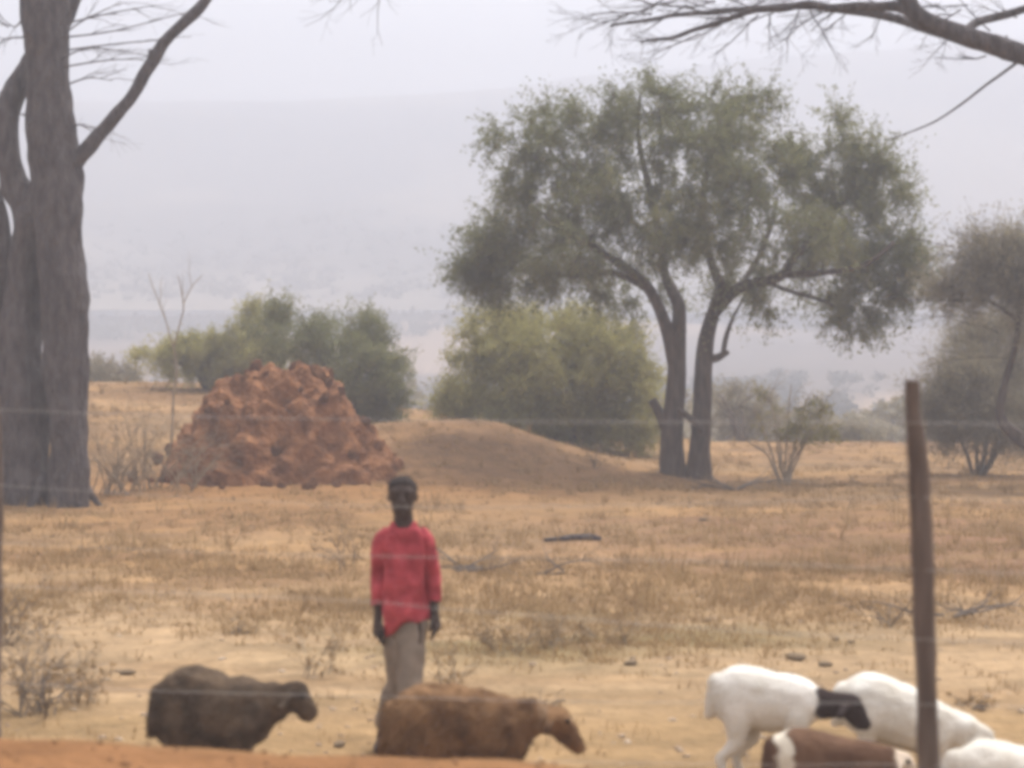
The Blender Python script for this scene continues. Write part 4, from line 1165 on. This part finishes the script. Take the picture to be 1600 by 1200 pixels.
# trousers
V, Fc = [], []
V, Fc = cloth_tube(interp_rows([(bx_(635), 0, bz(948), .092, .090), (bx_(635), 0, bz(975), .095, .092), (bx_(635), -.002, bz(996), .090, .088)], 8), 40, .006, 14)
def leg_cloth(h, k_, a, cut):
    h, k_, a = Vector(h), Vector(k_), Vector(a)
    e = k_.lerp(a, cut)
    g = Geo(); p, r = spline([(h + Vector((0, 0, .0)), .074), (h.lerp(k_, .5), .068), (k_, .058), (k_.lerp(e, .5), .060), (e, .056)], 8)
    g.tube(p, r, 26, .30, 8, cap=False)
    return g
for (h, k_, a, cut) in ((hA, kA, aA, .80), (hB, kB, aB, .84)):
    g = leg_cloth(h, k_, a, cut); k = len(V); V += g.v; Fc += [tuple(i + k for i in f) for f in g.f]
me = bpy.data.meshes.new('trousers'); me.from_pydata([tuple(v) for v in V], [], Fc); smooth(me); me.materials.append(M_trouser)
o = bpy.data.objects.new('trousers', me); COL.objects.link(o); o.parent = person
md = o.modifiers.new('thick', 'SOLIDIFY'); md.thickness = .003; md.offset = 1

# ------------------------------------------------------------------ scrub trees over the valley
protos = []
for s in range(4):
    n = 420
    v = RNG.normal(size=(n, 3)); v /= np.linalg.norm(v, axis=1, keepdims=True); v *= (RNG.uniform(0, 1, (n, 1)) ** .35)
    cl = RNG.normal(size=(7, 3)) * np.array([.55, .55, .25]); ci = RNG.integers(0, 7, n)
    C = cl[ci] + v * np.array([.5, .5, .33]) + np.array([0, 0, .95])
    C[:, 2] = np.maximum(C[:, 2], .12)
    lm = leaves_mesh('crown', C, RNG.normal(size=(n, 3)), RNG.uniform(.14, .3, n), np.clip(RNG.normal(.5, .22, n), 0, 1), .7)
    lm.materials.append(M_leaf_far)
    g = Geo()
    for k in range(3):
        g.tube([Vector((0, 0, -.15)), Vector((random.uniform(-.12, .12), random.uniform(-.1, .1), .4)), Vector(cl[k]) + Vector((0, 0, .9))], [.07, .05, .02], 5)
    wm = g.mesh('trunk'); wm.materials.append(M_bark)
    protos.append((lm, wm))
brown = {}
for lm, wm in protos:
    m2 = lm.copy(); m2.materials.clear(); m2.materials.append(M_leaf_grey); brown[id(lm)] = m2
cnt = 0
for k in range(1000):
    u = random.random(); y = 1 / (1 / 72 + (1 / 205 - 1 / 72) * u); x = random.uniform(-.29, .29) * y
    if float(fbm(np.array([x * .02]), np.array([y * .012]), 3, 101)[0]) < .43: continue
    z = zt(x, y); py = HZ + (EYE - z) / y * F; px = 800 + x / y * F
    if py > 716: continue
    if px < 140 or (700 < px < 1010 and py > 500) or (225 < px < 610 and py > 530): continue
    lm, wm = random.choice(protos); s = random.uniform(1.0, 2.3)
    r = empty('scrub_tree', (x, y, z - .05), random.uniform(0, 6)); r.scale = (s, s, s * random.uniform(.75, 1.15))
    tag(r, 'hazy scrub tree in the valley ' + ('between old trunk and leafy bush' if px < 700 else 'seen under the double trunked tree' if px < 1110 else 'right of the double trunk'), 'tree', 'scrub trees scattered over the hazy valley')
    for nm, mm in (('crown', lm), ('trunk', wm)):
        c = bpy.data.objects.new(nm, mm); COL.objects.link(c); c.parent = r
    cnt += 1
    if cnt >= 120: break
for k in range(70):
    px = random.uniform(1105, 1600) if k < 50 else random.uniform(600, 720)
    y = random.uniform(64, 135); x = (px - 800) / F * y; z = zt(x, y)
    lm, wm = random.choice(protos); sc = random.uniform(1.0, 1.9)
    r = empty('scrub_tree', (x, y, z - .05), random.uniform(0, 6)); r.scale = (sc * 1.25, sc * 1.25, sc * random.uniform(.8, 1.2))
    tag(r, 'brownish scrub tree on the near valley slope ' + ('right of the double trunk' if px > 900 else 'between termite mound and leafy bush'), 'tree', 'brownish scrub just beyond the crest')
    for nm, mm in (('crown', brown[id(lm)]), ('trunk', wm)):
        c = bpy.data.objects.new(nm, mm); COL.objects.link(c); c.parent = r
# the far thickets that read as one mass
n = 5200
yy = 1 / (1 / 190 + (1 / 460 - 1 / 190) * RNG.uniform(0, 1, n)); xx = RNG.uniform(-.34, .34, n) * yy
keep = fbm(xx * .013, yy * .008, 3, 111) > .40
xx, yy = xx[keep], yy[keep]
zz = np.where(yy < 348, terrain(xx, yy), mtn_z(xx, yy))
Cs, Ss = [], []
for i in range(len(xx)):
    s = random.uniform(.9, 2.1)
    for k in range(16):
        Cs.append((xx[i] + random.gauss(0, s * .5), yy[i] + random.gauss(0, s * .5), zz[i] + abs(random.gauss(0, s * .4)) + .2)); Ss.append(s * random.uniform(.4, .8))
Cs = np.array(Cs)
o = link('thicket', leaves_mesh('thicket', Cs, RNG.normal(size=Cs.shape), np.array(Ss), np.clip(RNG.normal(.45, .2, len(Cs)), 0, 1), .8), M_leaf_far)
tag(o, 'distant bush thickets fading into haze below the mountain', 'thicket', kind='stuff')
